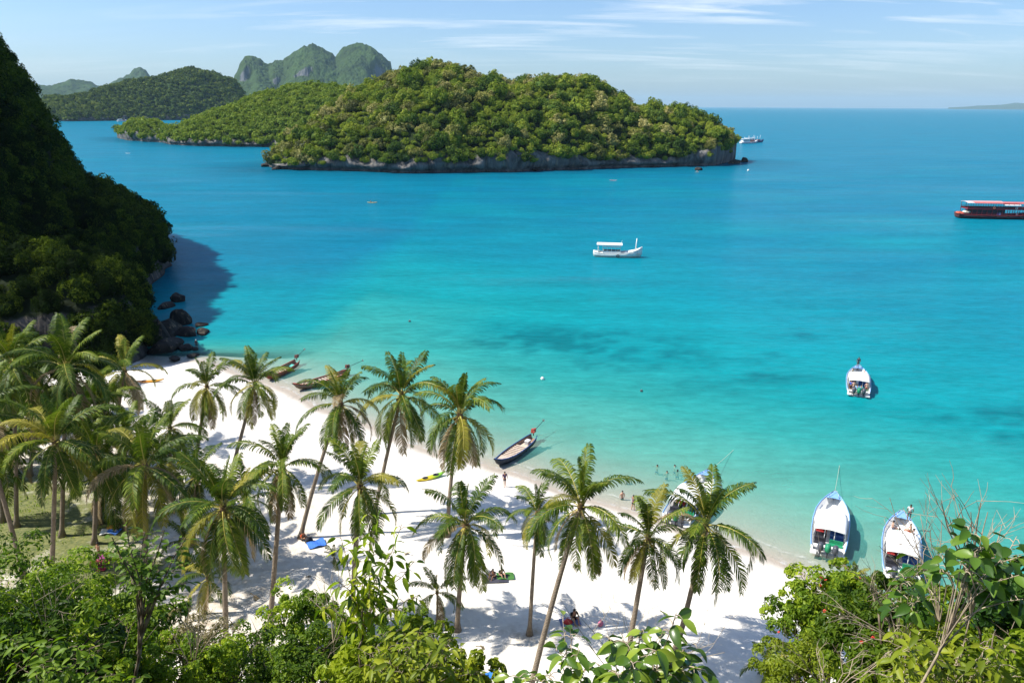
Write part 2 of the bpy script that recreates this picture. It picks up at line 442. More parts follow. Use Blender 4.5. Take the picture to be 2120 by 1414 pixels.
# ------------------------------------------------------------------ foliage builders
def unit(v): return v / (np.linalg.norm(v, axis=-1, keepdims=True) + 1e-9)
def leaf_quads(P, nrm, axis, L, W, fold=0.18):
    """diamond leaves: base, right, tip, left; folded along the middle"""
    side = unit(np.cross(nrm, axis))
    L = np.asarray(L).reshape(-1, 1); W = np.asarray(W).reshape(-1, 1)
    b = P - axis * L * 0.5; t = P + axis * L * 0.5 - nrm * L * 0.10
    m = P - axis * L * 0.06 + nrm * W * fold
    r = m + side * W * 0.5; l = m - side * W * 0.5
    V = np.stack([b, r, t, l], 1).reshape(-1, 3)
    i = np.arange(len(P)) * 4
    F = np.concatenate([np.stack([i, i + 1, i + 2], 1), np.stack([i, i + 2, i + 3], 1)])
    return V, F
def crown_arrays(rng, rad, ncl, nper, leaf, clr=(0.32, 0.5), up=0.35, low=-0.25, asp=0.55, core=True, rr=(0.45, 0.82)):
    rad = np.array(rad, float)
    d = unit(rng.normal(size=(ncl * 4, 3))); d = d[d[:, 2] > low][:ncl]
    ncl = len(d)
    C = d * rad * rng.uniform(rr[0], rr[1], (ncl, 1))
    cr = rng.uniform(clr[0], clr[1], ncl) * rad.mean()
    ct = rng.uniform(0, 1, ncl)
    k = np.repeat(np.arange(ncl), nper)
    q = unit(rng.normal(size=(len(k), 3)) + np.array([0, 0, up]) + d[k] * 0.6)
    P = C[k] + q * (cr[k] * rng.uniform(0.72, 1.08, len(k)))[:, None]
    nrm = unit(q + rng.normal(size=q.shape) * 0.28)
    ax_ = unit(np.cross(nrm, rng.normal(size=q.shape)))
    L = leaf * rng.uniform(0.7, 1.35, len(k))
    V, F = leaf_quads(P, nrm, ax_, L, L * asp * rng.uniform(0.8, 1.2, len(k)))
    tint = np.repeat(np.clip(ct[k] * 0.55 + rng.uniform(0, 0.45, len(k)), 0, 1), 4)
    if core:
        # lumpy core against see-through; the crown's inner shade is put into its dark tint
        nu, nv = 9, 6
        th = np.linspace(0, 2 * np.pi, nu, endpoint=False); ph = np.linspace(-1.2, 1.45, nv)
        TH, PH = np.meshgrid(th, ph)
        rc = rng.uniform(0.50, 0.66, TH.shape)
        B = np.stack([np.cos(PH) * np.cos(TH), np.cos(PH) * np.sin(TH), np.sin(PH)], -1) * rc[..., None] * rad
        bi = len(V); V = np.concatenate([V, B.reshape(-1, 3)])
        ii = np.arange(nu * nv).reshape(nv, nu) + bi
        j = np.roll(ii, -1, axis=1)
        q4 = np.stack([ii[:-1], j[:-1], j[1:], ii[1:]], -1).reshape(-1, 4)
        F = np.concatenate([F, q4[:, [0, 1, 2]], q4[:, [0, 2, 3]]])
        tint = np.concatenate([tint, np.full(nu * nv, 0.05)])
    return V, F, tint

LM_FOREST = leafmat('forest_leaves', (0.030, 0.066, 0.007), (0.15, 0.22, 0.020), (0.37, 0.40, 0.05), 0.26, 0.7, 0.5, 0.15)
LM_YELLOW = leafmat('flowering_leaves', (0.13, 0.14, 0.03), (0.34, 0.31, 0.085), (0.50, 0.44, 0.17), 0.15, 0.6, 0.25)
LM_CLIFF = leafmat('shaded_cliff_leaves', (0.004, 0.010, 0.002), (0.015, 0.032, 0.004), (0.11, 0.15, 0.012), 0.2, 0.8, 0.4, 0.03)  # headland shade is put into the dark tones, sunlit patches into the light
LM_FAR = leafmat('far_leaves', (0.035, 0.062, 0.012), (0.115, 0.165, 0.024), (0.24, 0.26, 0.05), 0.15, 0.8, 0.0, 0.1)

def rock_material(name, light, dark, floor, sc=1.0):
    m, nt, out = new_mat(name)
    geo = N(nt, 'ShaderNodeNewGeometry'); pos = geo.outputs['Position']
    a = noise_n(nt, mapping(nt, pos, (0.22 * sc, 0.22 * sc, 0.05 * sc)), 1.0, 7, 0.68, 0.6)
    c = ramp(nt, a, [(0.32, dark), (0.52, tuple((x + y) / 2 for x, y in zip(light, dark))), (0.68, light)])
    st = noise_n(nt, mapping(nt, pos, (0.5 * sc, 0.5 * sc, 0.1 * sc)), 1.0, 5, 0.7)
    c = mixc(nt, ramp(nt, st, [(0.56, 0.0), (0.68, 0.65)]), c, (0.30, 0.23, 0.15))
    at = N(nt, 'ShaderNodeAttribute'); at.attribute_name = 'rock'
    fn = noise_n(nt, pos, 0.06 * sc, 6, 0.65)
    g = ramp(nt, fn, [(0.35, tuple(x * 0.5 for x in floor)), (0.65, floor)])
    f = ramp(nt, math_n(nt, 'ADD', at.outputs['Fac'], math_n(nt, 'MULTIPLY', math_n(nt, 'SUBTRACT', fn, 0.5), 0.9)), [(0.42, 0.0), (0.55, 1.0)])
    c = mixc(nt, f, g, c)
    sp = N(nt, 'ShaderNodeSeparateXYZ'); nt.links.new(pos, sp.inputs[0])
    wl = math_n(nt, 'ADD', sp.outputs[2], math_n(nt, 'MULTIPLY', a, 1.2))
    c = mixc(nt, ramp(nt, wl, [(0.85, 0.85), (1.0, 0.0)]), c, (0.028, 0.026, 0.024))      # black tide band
    p = N(nt, 'ShaderNodeBsdfPrincipled'); p.inputs['Roughness'].default_value = 0.9; p.inputs['Specular IOR Level'].default_value = 0.15
    nt.links.new(c, p.inputs['Base Color'])
    b = N(nt, 'ShaderNodeBump'); b.inputs['Strength'].default_value = 0.9; b.inputs['Distance'].default_value = 1.2 / sc
    nt.links.new(a, b.inputs['Height']); nt.links.new(b.outputs[0], p.inputs['Normal'])
    nt.links.new(p.outputs[0], out.inputs['Surface'])
    return m
MROCK = rock_material('limestone', (0.25, 0.24, 0.225), (0.035, 0.036, 0.037), (0.028, 0.05, 0.012))
MROCKF = rock_material('limestone_far', (0.15, 0.152, 0.158), (0.045, 0.052, 0.06), (0.040, 0.078, 0.016), 0.16)  # shade of the far cliff walls is put into the darker rock colour

# ------------------------------------------------------------------ islands
def interp_px(pts, x):
    return np.interp(x, [p[0] for p in pts], [p[1] for p in pts])
def island(name, label, foot, skyl, n_u, width, cliff, seed, tree_h, mat, jag=4.0, rows=26, noise_amp=5.0, fine=0.0, over=1.2):
    """terrain built from its shoreline (foot) and its ridge line; returns arrays for planting"""
    px = np.linspace(foot[0][0], foot[-1][0], n_u)
    fy = interp_px(foot, px); sy = interp_px(skyl, px)
    P0 = np.array([G(a, b)[:2] for a, b in zip(px, fy)])
    D0 = np.linalg.norm(P0, axis=1); dirs = P0 / D0[:, None]
    s = np.concatenate([[0], np.cumsum(np.linalg.norm(np.diff(P0, axis=0), axis=1))])
    D0 = D0 + (fbm(s / (jag * 4), s * 0 + seed, seed, 4) - 0.5) * jag * 2.4
    W = interp_px(width, px); CH = interp_px(cliff, px) * (0.55 + 0.9 * fbm(s / 12, s * 0, seed + 5, 3))
    D1 = D0 + W
    cosx = 1.0 / np.sqrt(1 + ((px - 1060) / FPX) ** 2)            # slant to forward depth
    zr = CAM_H + np.array([ray(a, b).z / math.hypot(ray(a, b).x, ray(a, b).y) for a, b in zip(px, sy)]) * D1 - tree_h
    zr = np.maximum(zr, CH + 0.5)
    tf = np.concatenate([[0.0, 0.0, 0.0, 0.0, 0.0, 0.0, 0.0], np.linspace(0.0, 1, rows)[1:], 1 + np.linspace(0, 1, 10)[1:]])
    zc = np.array([-3.0, 0.0, 0.9, 2.0, 0.45, 0.75, 1.0])
    V = np.zeros((len(tf), n_u, 3)); rock = np.zeros((len(tf), n_u))
    for r, t in enumerate(tf):
        if r < 7:
            z = np.full(n_u, zc[r]) if r < 3 else (np.full(n_u, 2.0) if r == 3 else CH * zc[r])
            if r >= 4: z = np.maximum(z, 2.1 + 0.2 * (r - 3))
            off = [0.0, 0.0, 1.3, -0.6, -over * 0.8, -over, -over * 0.3][r]
            off = off + (fbm(s / 5.0, z / 4.0 + r * 0.37, seed + 9, 3) - 0.5) * jag * 0.9
            D = D0 + off; rock[r] = 1.0
        elif t <= 1:
            k = t
            pr = np.sin(k * np.pi / 2) ** 0.85
            base = CH + (zr - CH) * pr
            D = D0 + (D1 - D0) * k
            x_ = dirs[:, 0] * D; y_ = dirs[:, 1] * D
            base = base + (fbm(x_ / (noise_amp * 9), y_ / (noise_amp * 9), seed + 2, 4) - 0.5) * 2 * noise_amp * min(1, k * 5) * (1 - k) ** 0.5
            z = np.maximum(base, CH)
            if fine: z = z + (fbm(x_ / fine / 3, y_ / fine / 3, seed + 4, 3) - 0.5) * fine * (1 if k < 1 else 0.7)
            rock[r] = np.clip(0.25 + (fbm(x_ / 25, y_ / 25, seed + 6, 3) - 0.62) * 2.0, 0, 0.4)
        else:
            k = t - 1
            D = D1 + W * 0.9 * k; z = zr * (1 - k ** 1.6) - 3 * k
        V[r, :, 0] = dirs[:, 0] * D; V[r, :, 1] = dirs[:, 1] * D; V[r, :, 2] = z
    # pinch both ends down into the water
    e = np.minimum(np.arange(n_u), np.arange(n_u)[::-1])
    return V, rock, D0, dirs, s
def finish_island(name, label, V, rock, mat):
    ny, nx = rock.shape
    me = mesh_np(name, V.reshape(-1, 3), grid_faces(ny, nx), mat, True, {'rock': rock.ravel()})
    o = add(name, me); tag(o, label, kind='structure'); return o
def plant_points(V, rng, spacing, r0=6, r1=33, jit=0.5, cap=100000):
    """points spread evenly over rows r0..r1 of a terrain"""
    Q = V[r0:r1]; out = []
    a = Q[:-1, :-1]; b = Q[:-1, 1:]; c = Q[1:, :-1]; d = Q[1:, 1:]
    area = 0.5 * (np.linalg.norm(np.cross(b - a, c - a), axis=-1) + np.linalg.norm(np.cross(b - d, c - d), axis=-1))
    n = area / spacing ** 2
    k = np.floor(n + rng.random(n.shape)).astype(int)
    idx = np.repeat(np.arange(k.size), k.ravel())
    i, j = np.divmod(idx, k.shape[1])
    u = rng.random(len(idx))[:, None]; v = rng.random(len(idx))[:, None]
    P = (a[i, j] * (1 - u) + b[i, j] * u) * (1 - v) + (c[i, j] * (1 - u) + d[i, j] * u) * v
    return P
def thin(P, dmin, rng):
    """drop points closer than dmin to an earlier one (grid hash)"""
    keep = []; cell = {}
    for i in rng.permutation(len(P)):
        p = P[i]; k = tuple((p // dmin).astype(int)); ok = True
        for dx in (-1, 0, 1):
            for dy in (-1, 0, 1):
                for dz in (-1, 0, 1):
                    for q in cell.get((k[0] + dx, k[1] + dy, k[2] + dz), ()):
                        if (q[0] - p[0]) ** 2 + (q[1] - p[1]) ** 2 + (q[2] - p[2]) ** 2 < dmin * dmin: ok = False; break
                    if not ok: break
                if not ok: break
            if not ok: break
        if ok: cell.setdefault(k, []).append(p); keep.append(i)
    return P[np.array(sorted(keep), int)]
def joined_forest(name, label, pts, sizes, protos, mat, rng, tints):
    Vs, Fs, Ts = [], [], []; b = 0
    for p, s_, tn in zip(pts, sizes, tints):
        V, F, t = protos[rng.integers(len(protos))]
        a = rng.uniform(0, 6.283); c_, n_ = math.cos(a), math.sin(a)
        X = np.stack([V[:, 0] * c_ - V[:, 1] * n_, V[:, 0] * n_ + V[:, 1] * c_, V[:, 2] * rng.uniform(0.85, 1.2)], 1) * s_ + p
        Vs.append(X); Fs.append(F + b); b += len(X); Ts.append(np.clip(t * 0.6 + tn * 0.4, 0, 1))
    me = mesh_np(name, np.concatenate(Vs), np.concatenate(Fs), mat, False, {'tint': np.concatenate(Ts)})
    o = add(name, me); tag(o, label, kind='stuff'); return o

rng = np.random.default_rng(11)
# --- the wooded island across the bay
foot_m = [(551, 345), (575, 351), (700, 354), (850, 359), (1000, 358), (1120, 354), (1250, 349), (1380, 346), (1480, 343), (1522, 334)]
sky_m = [(551, 343), (563, 312), (580, 290), (640, 238), (700, 205), (760, 172), (830, 142), (880, 127), (905, 120), (960, 140), (1020, 150), (1060, 165), (1120, 153), (1190, 153),
         (1240, 168), (1290, 197), (1330, 212), (1400, 210), (1440, 224), (1480, 248), (1505, 268), (1516, 285), (1522, 312)]
wid_m = [(551, 6), (575, 25), (640, 60), (760, 95), (905, 110), (1190, 100), (1350, 75), (1450, 50), (1500, 26), (1522, 8)]
clf_m = [(551, 2), (600, 4), (700, 6), (840, 5), (900, 6.5), (1000, 8), (1150, 8), (1240, 5.5), (1330, 4), (1400, 6), (1480, 13), (1522, 11)]
Vm, rock_m, _, _, _ = island('island', '', foot_m, sky_m, 420, wid_m, clf_m, 21, 6.5, MROCK, 4.0, 26, 5.5, over=2.4)
isl = finish_island('wooded_island', 'wooded limestone island across the bay with grey sea cliffs', Vm, rock_m, MROCK)
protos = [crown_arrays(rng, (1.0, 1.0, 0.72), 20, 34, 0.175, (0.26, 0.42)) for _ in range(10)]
Pm = thin(np.concatenate([plant_points(Vm, rng, 2.4, 6, 33), plant_points(Vm, rng, 7.0, 4, 7)]), 4.0, rng)
sz = 2.1 + 4.6 * rng.random(len(Pm)) ** 1.7 ; sz = np.where(rng.random(len(Pm)) < .07, sz * 1.35, sz)
Pm[:, 2] += sz * 0.42
# order by how large they show from the bay side: the crowns nearest the viewpoint first, ridge ones kept in the mix
vis = np.linalg.norm(Pm[:, :2], axis=1) / sz
order = np.argsort(vis)
yel = rng.random(len(Pm)) < 0.085
LM_FOR2 = leafmat('deep_green_leaves', (0.018, 0.046, 0.008), (0.075, 0.14, 0.018), (0.22, 0.28, 0.04), 0.24, 0.7, 0.5, 0.15)
LM_FOR3 = leafmat('olive_leaves', (0.05, 0.06, 0.012), (0.19, 0.20, 0.035), (0.38, 0.35, 0.09), 0.2, 0.6, 0.5)
meshes_g = [mesh_np('forest_tree', V, F, m_, False, {'tint': t}) for m_ in (LM_FOREST, LM_FOR2, LM_FOR3, LM_FOREST) for V, F, t in protos]
meshes_y = [mesh_np('flowering_tree', V, F, LM_YELLOW, False, {'tint': t}) for V, F, t in protos[:4]]
n_g = n_y = 0; rest = []
fwd = vis
for i in order:
    s_ = float(sz[i]); sc3 = (s_, s_, s_ * rng.uniform(0.85, 1.25))
    k_ = 'right hand' if Pm[i][0] > 60 else 'left hand' if Pm[i][0] < -60 else 'middle'
    low = Pm[i][2] < 22
    where = ('near the cliff on the %s part of the wooded island' if low else 'higher up the %s slope of the wooded island') % k_
    if yel[i] and n_y < 60:
        o = add('flowering_tree', meshes_y[rng.integers(4)], loc=Pm[i], rot=(0, 0, rng.uniform(0, 6.28)), scale=sc3)
        tag(o, 'cream yellow flowering tree ' + where, 'tree', 'flowering trees ' + where); n_y += 1
    elif n_g < 298:
        o = add('forest_tree', meshes_g[rng.integers(len(meshes_g))], loc=Pm[i], rot=(0, 0, rng.uniform(0, 6.28)), scale=sc3)
        tag(o, 'green tree ' + where, 'tree', 'green trees ' + where); n_g += 1
    else: rest.append(i)
rest = np.array(rest)
joined_forest('island_forest', 'green forest canopy over the wooded island across the bay', Pm[rest], sz[rest], protos, LM_FOREST, rng, rng.random(len(rest)))

# --- the lower wooded island behind it to the left
foot_b = [(243, 286), (262, 291), (340, 296), (352, 300), (420, 303), (560, 305), (700, 306), (800, 306)]
sky_b = [(243, 284), (250, 262), (270, 246), (295, 238), (335, 246), (352, 257), (375, 250), (420, 236), (470, 218), (540, 192), (600, 175), (650, 167), (700, 168), (740, 178), (800, 190)]
wid_b = [(243, 8), (270, 40), (350, 45), (420, 90), (600, 150), (800, 150)]
clf_b = [(243, 6), (260, 9), (340, 6), (360, 4), (420, 5), (560, 3), (800, 3)]
Vb, rock_b, _, _, _ = island('island', '', foot_b, sky_b, 240, wid_b, clf_b, 33, 7.0, MROCK, 5.0, 20, 6.0, over=2.0)
finish_island('low_island', 'lower wooded island ending in a rocky knob behind the main island', Vb, rock_b, MROCK)
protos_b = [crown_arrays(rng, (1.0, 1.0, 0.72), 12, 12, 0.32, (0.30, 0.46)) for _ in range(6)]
Pb = thin(np.concatenate([plant_points(Vb, rng, 3.2, 6, 27), plant_points(Vb, rng, 6.0, 3, 7)]), 5.2, rng)
szb = rng.uniform(3.0, 6.6, len(Pb)); Pb[:, 2] += szb * 0.42
joined_forest('low_island_forest', 'mixed green forest on the lower island behind', Pb, szb, protos_b, LM_FOREST, rng, rng.random(len(Pb)) ** 0.8)

# --- far hill beyond the strait
foot_c = [(95, 250), (140, 252), (270, 250), (400, 249), (545, 248)]
sky_c = [(95, 205), (115, 199), (150, 199), (190, 190), (235, 176), (300, 163), (340, 157), (370, 147), (410, 138), (440, 145), (490, 163), (505, 185), (515, 205), (545, 218)]
Vc, rock_c, _, _, _ = island('island', '', foot_c, sky_c, 200, [(95, 250), (545, 250)], [(95, 4), (200, 5), (260, 7), (380, 5), (545, 4)], 41, 9.0, MROCK, 14.0, 20, 14.0, over=3.0)
finish_island('far_hill', 'forested far hill across the strait with a low dark shore cliff', Vc, rock_c, MROCKF)
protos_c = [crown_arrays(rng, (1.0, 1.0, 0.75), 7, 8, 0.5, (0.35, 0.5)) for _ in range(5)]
Pc = thin(plant_points(Vc, rng, 7.0, 4, 27), 9.5, rng)
szc = rng.uniform(5.5, 11.0, len(Pc)); Pc[:, 2] += szc * 0.35
joined_forest('far_hill_forest', 'dark green forest covering the far hill', Pc, szc, protos_c, LM_FAR, rng, rng.random(len(Pc)))

# --- limestone peaks and the blue hills behind
def peaks(name, label, skyl, D, W, cl, seed, n_u, fine, amp, cliffs=(), nr=150):
    px = np.linspace(skyl[0][0], skyl[-1][0], n_u)
    sy = interp_px(skyl, px)
    dirs = np.array([Vector((ray(a, 300).x, ray(a, 300).y)).normalized()[:] for a in px])
    zr = CAM_H + np.array([ray(a, b).z / math.hypot(ray(a, b).x, ray(a, b).y) for a, b in zip(px, sy)]) * (D + W)
    kw = max(3, n_u // 7); ker = np.hanning(kw); ker /= ker.sum()
    zs = np.convolve(np.pad(zr, kw, mode='edge'), ker, 'same')[kw:-kw]
    nb = 12; V = np.zeros((nr + nb, n_u, 3)); rock = np.zeros((nr + nb, n_u))
    for r in range(nr + nb):
        if r < nr:
            k = r / (nr - 1); Dd = D + W * k + np.zeros(n_u)
            x_ = dirs[:, 0] * Dd; y_ = dirs[:, 1] * Dd
            env = zs * (1 - k) + zr * k
            pr = 0.05 * min(1, k * 30) + 0.95 * k ** 0.9
            n1 = np.abs(fbm(x_ / amp / 2.2, y_ / amp / 5, seed, 5) - 0.5) * 2
            z = env * pr - n1 * amp * 0.75 * min(1, k * 4) * (1 - k) ** 0.5
            for cx, cw, k0, hgt in cliffs:
                g = np.exp(-((px - cx) / cw) ** 4)
                kk = k0 + 0.10 * (fbm(px / 14, px * 0, seed + 3, 4) - 0.5)
                st = 1 / (1 + np.exp(-(k - kk) * 90))
                z = z + g * zr * hgt * (st - np.clip(k / 1.0, 0, 1))
                rock[r] = np.maximum(rock[r], g * np.exp(-((k - kk) / 0.035) ** 2) * 0.62)
            z = np.minimum(z, CAM_H + (zr - CAM_H) * (Dd / (D + W)) - fine * 0.3)
            z = z + (fbm(x_ / fine, y_ / fine, seed + 8, 3) - 0.5) * fine * 1.3
            z = np.maximum(z, -4)
        else:
            k = (r - nr + 1) / nb; Dd = D + W + W * 0.8 * k; z = zr * (1 - k) - 4 * k
        V[r, :, 0] = dirs[:, 0] * Dd; V[r, :, 1] = dirs[:, 1] * Dd; V[r, :, 2] = z
    return finish_island(name, label, V, rock, MROCKF)
peaks('limestone_peaks', 'steep green limestone peaks with bare grey walls behind the islands',
      [(486, 230), (492, 180), (500, 158), (516, 128), (524, 118), (540, 115), (556, 122), (570, 133), (584, 126), (600, 124), (620, 110), (645, 95), (662, 90), (682, 97), (698, 108), (706, 116), (722, 98), (740, 90), (757, 88), (778, 96), (800, 112), (816, 128), (819, 150), (824, 200), (850, 232)],
      4300, 900, 10, 51, 420, 17.0, 170.0, cliffs=[(797, 22, 0.66, 0.42), (640, 26, 0.52, 0.10), (585, 12, 0.62, 0.14), (522, 16, 0.74, 0.25)])
peaks('blue_hill', 'hazy blue sharp peak far behind the forested hill', [(222, 222), (236, 180), (262, 164), (288, 154), (300, 143), (312, 139), (324, 146), (334, 162), (346, 185), (370, 222)], 6400, 900, 10, 61, 160, 26.0, 90.0, cliffs=[(320, 14, 0.6, 0.4)])
peaks('hazy_hill', 'low hazy double humped hill at the far left horizon', [(-60, 222), (30, 190), (82, 173), (110, 176), (128, 178), (150, 170), (168, 163), (182, 166), (205, 168), (222, 175), (240, 190), (270, 222)], 6000, 900, 10, 67, 160, 22.0, 70.0)
peaks('horizon_islands', 'faint distant islands on the right horizon', [(1950, 222.9), (1980, 221.6), (2010, 219), (2035, 218.4), (2060, 217), (2085, 213), (2110, 215), (2160, 211), (2220, 216), (2300, 226)], 24000, 3000, 10, 71, 120, 30.0, 60.0)

# --- left headland
def smooth_interp(x, xs, ys): return np.interp(x, xs, ys)
def head_height(x, y):
    s = sd_poly(x, y, HEAD)
    s = s + (fbm(x / 7, y / 7, 81, 3) - 0.5) * 3.0
    h = smooth_interp(s, [-3, 0, 1.5, 3.0, 8, 14, 20, 30, 40, 50, 75, 130, 200], [-9, 0, 4.5, 9, 12.5, 14, 18.5, 45, 63, 75, 100, 138, 160])
    h = h + (fbm(x / 16, y / 16, 85, 4) - 0.5) * np.clip(s, 0, 20) * 0.5
    return h, s
hx = np.arange(-260, -48, 1.6); hy = np.arange(36, 276, 1.6)
HX, HY = np.meshgrid(hx, hy)
hz, hs = head_height(HX.ravel(), HY.ravel())
hz = hz.reshape(HX.shape); hs = hs.reshape(HX.shape)
VX = np.stack([HX, HY, np.maximum(hz, -7)], -1)
gy, gx = np.gradient(hz, 1.6)
slope = np.sqrt(gx ** 2 + gy ** 2)
# overhang: push the steep lower wall outward with height
ov = np.clip((hz - 3) / 6, 0, 1) * np.clip(slope - 0.9, 0, 1) * 1.6
VX[..., 0] -= ov * gx / (slope + 1e-6); VX[..., 1] -= ov * gy / (slope + 1e-6)
rockh = np.clip((slope - 0.9) * 0.9, 0, 1) * np.clip(1.3 - hz / 14, 0, 1)
keep = hs > -2.6
ff = grid_faces(*HX.shape)
ff = ff[keep.ravel()[ff].any(1)]
used = np.unique(ff); remap = np.zeros(HX.size, int); remap[used] = np.arange(len(used))
MHEAD = rock_material('shaded_headland_rock', (0.12, 0.11, 0.10), (0.022, 0.022, 0.022), (0.014, 0.024, 0.007))  # limestone darkened for the headland, its shade put into the colour
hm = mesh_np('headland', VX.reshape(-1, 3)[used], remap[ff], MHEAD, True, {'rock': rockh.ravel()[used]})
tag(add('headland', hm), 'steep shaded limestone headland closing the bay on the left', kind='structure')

rng = np.random.default_rng(5)
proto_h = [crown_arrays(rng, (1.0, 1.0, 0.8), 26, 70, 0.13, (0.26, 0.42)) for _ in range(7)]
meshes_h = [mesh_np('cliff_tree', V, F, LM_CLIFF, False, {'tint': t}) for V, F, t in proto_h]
cand = plant_points(VX[:, :], rng, 1.6, 0, VX.shape[0])
hh, ss = head_height(cand[:, 0], cand[:, 1])
ok = (ss > 0.3) & (cand[:, 2] > np.where(cand[:, 1] < 128, 0.4, 2.2)) & (cand[:, 0] > -0.80 * cand[:, 1] - 14) & (cand[:, 1] < 245) & (cand[:, 1] > 90)
ok &= ~((cand[:, 2] < 9) & (cand[:, 1] > 134) & (cand[:, 1] < 158) & (cand[:, 0] > -78))     # leave the sea cliff bare
cand = thin(cand[ok], 3.1, rng)
cand = cand[np.argsort(np.linalg.norm(cand, axis=1))]
print('headland trees', len(cand))
far_pts = []
for i, p in enumerate(cand):
    s_ = rng.uniform(2.0, 3.6)
    if i < 290:
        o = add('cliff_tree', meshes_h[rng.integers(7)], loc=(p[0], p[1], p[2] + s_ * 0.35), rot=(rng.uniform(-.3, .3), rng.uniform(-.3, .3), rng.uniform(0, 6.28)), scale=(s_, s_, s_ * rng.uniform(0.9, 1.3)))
        w_ = 'low on the headland right behind the palm grove' if p[1] < 122 and p[2] < 10 else 'at the seaward edge of the headland above the boulders' if p[0] > -0.53 * p[1] else 'high on the upper slope of the headland' if p[2] > 22 else 'on the middle shelf of the headland'
        tag(o, 'dark leafy tree ' + w_, 'tree', 'trees ' + w_)
    else: far_pts.append((p, s_))
if far_pts:
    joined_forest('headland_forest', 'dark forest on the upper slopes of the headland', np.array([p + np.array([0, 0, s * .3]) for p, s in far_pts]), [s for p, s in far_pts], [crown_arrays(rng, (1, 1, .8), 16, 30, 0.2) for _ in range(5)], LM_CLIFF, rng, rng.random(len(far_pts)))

# ------------------------------------------------------------------ sea surface
depth = np.maximum(-bedz, 0)
for V_, wd in ((Vm, 11.0), (Vb, 8.0)):
    f = V_[1, ::4, :2]
    sub = (GX > f[:, 0].min() - 60) & (GX < f[:, 0].max() + 60) & (GY > f[:, 1].min() - 60) & (GY < f[:, 1].max() + 120)
    qx, qy = GX[sub], GY[sub]
    dd = np.full(qx.shape, 1e9)
    for a, b in zip(f[:-1], f[1:]):
        e = b - a; t = np.clip(((qx - a[0]) * e[0] + (qy - a[1]) * e[1]) / (e @ e), 0, 1)
        dd = np.minimum(dd, np.hypot(qx - a[0] - e[0] * t, qy - a[1] - e[1] * t))
    reef[sub] = np.maximum(reef[sub], np.clip(1.0 - dd / (wd * 5), 0, 0.85))  # dark ring: reef and shallows plus the islands' reflection put into the water colour
sea_me = mesh_np('sea', np.stack([GX, GY, GX * 0.0], -1), GF, water_material(), True, {'depth': depth.ravel(), 'reef': reef.ravel()})
tag(add('sea', sea_me), 'turquoise sea of the bay deepening to blue at the horizon', kind='structure')
# the bed takes the same dark ring round the islands
bz = np.minimum(bedz, 0) ; co = np.stack([GX, GY, np.where(bedz > 0, bedz, -np.maximum(depth, 0.0) - 0.0)], -1)
beach.data.vertices.foreach_set('co', co.astype(np.float32).ravel()); 
beach.data.attributes['reef'].data.foreach_set('value', reef.ravel().astype(np.float32)); beach.data.update()

# ------------------------------------------------------------------ boulders
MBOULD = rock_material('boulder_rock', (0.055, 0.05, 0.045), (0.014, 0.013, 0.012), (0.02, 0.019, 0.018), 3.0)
def boulder(name, label, loc, rad, seed, group=None, rz=0.0, cat='rock'):
    bm = bmesh.new(); bmesh.ops.create_icosphere(bm, subdivisions=3, radius=1.0)
    r_ = random.Random(seed)
    pl = [(Vector((r_.uniform(-1, 1), r_.uniform(-1, 1), r_.uniform(-.4, 1))).normalized(), r_.uniform(0.55, 0.85)) for _ in range(9)]
    for v in bm.verts:
        for n_, d_ in pl:
            k = v.co.dot(n_) - d_
            if k > 0: v.co -= n_ * k * 0.9
        a = v.co * 2.3
        v.co *= 1 + 0.18 * (float(fbm(np.array([a.x + a.z]), np.array([a.y - a.z]), seed, 3)[0]) - 0.5)
        v.co = Vector((v.co.x * rad[0], v.co.y * rad[1], v.co.z * rad[2]))
    me = bpy.data.meshes.new(name); bm.to_mesh(me); bm.free(); me.materials.append(MBOULD)
    o = add(name, me, loc=loc, rot=(0, 0, rz)); at = me.attributes.new('rock', 'FLOAT', 'POINT')
    at.data.foreach_set('value', np.ones(len(me.vertices), np.float32))
    return tag(o, label, cat, group)
grp = 'boulders at the foot of the headland'
for k, (px, py, rad, lb) in enumerate([
    (368, 622, (1.7, 1.3, 1.5), 'dark pointed boulder standing alone in the shaded water off the headland'),
    (345, 634, (2.6, 1.3, 0.75), 'long flat dark rock sticking out from the foot of the headland'),
    (380, 647, (.5, .5, .45), 'tiny dark rock in the shaded water beside the long flat rock'),
    (416, 672, (1.4, .9, .5), 'smaller of two low rocks lying off the headland'),
    (421, 686, (2.3, 1.1, .65), 'larger low flat rock at the tip of the headland shadow'),
    (375, 668, (1.9, 1.6, 2.3), 'tall dark block at the seaward end of the rock pile'),
    (352, 690, (3.0, 2.2, 2.4), 'big dark block in the middle of the rock pile under the headland'),
    (388, 690, (2.2, 1.6, 1.1), 'sloping dark slab at the waterline of the rock pile'),
    (345, 722, (3.2, 2.4, 1.5), 'broad dark boulder next to the sand under the headland'),
    (385, 720, (1.6, 1.3, .7), 'rounded dark boulder at the water edge near the sand corner'),
    (400, 735, (1.0, .8, .4), 'small dark rock where the sand meets the rock pile'),
    (362, 742, (1.2, .9, .5), 'low dark rock half buried at the sand corner'),
    (403, 722, (.6, .5, .4), 'little dark rock in shallow water by the sand corner'),
    (330, 705, (2.6, 2.2, 3.0), 'tall shaded block against the headland wall')]):
    p = G(px, py, 0.2); boulder('boulder', lb, (p.x, p.y, rad[2] * 0.35), rad, 100 + k, grp, rz=k * 1.3)
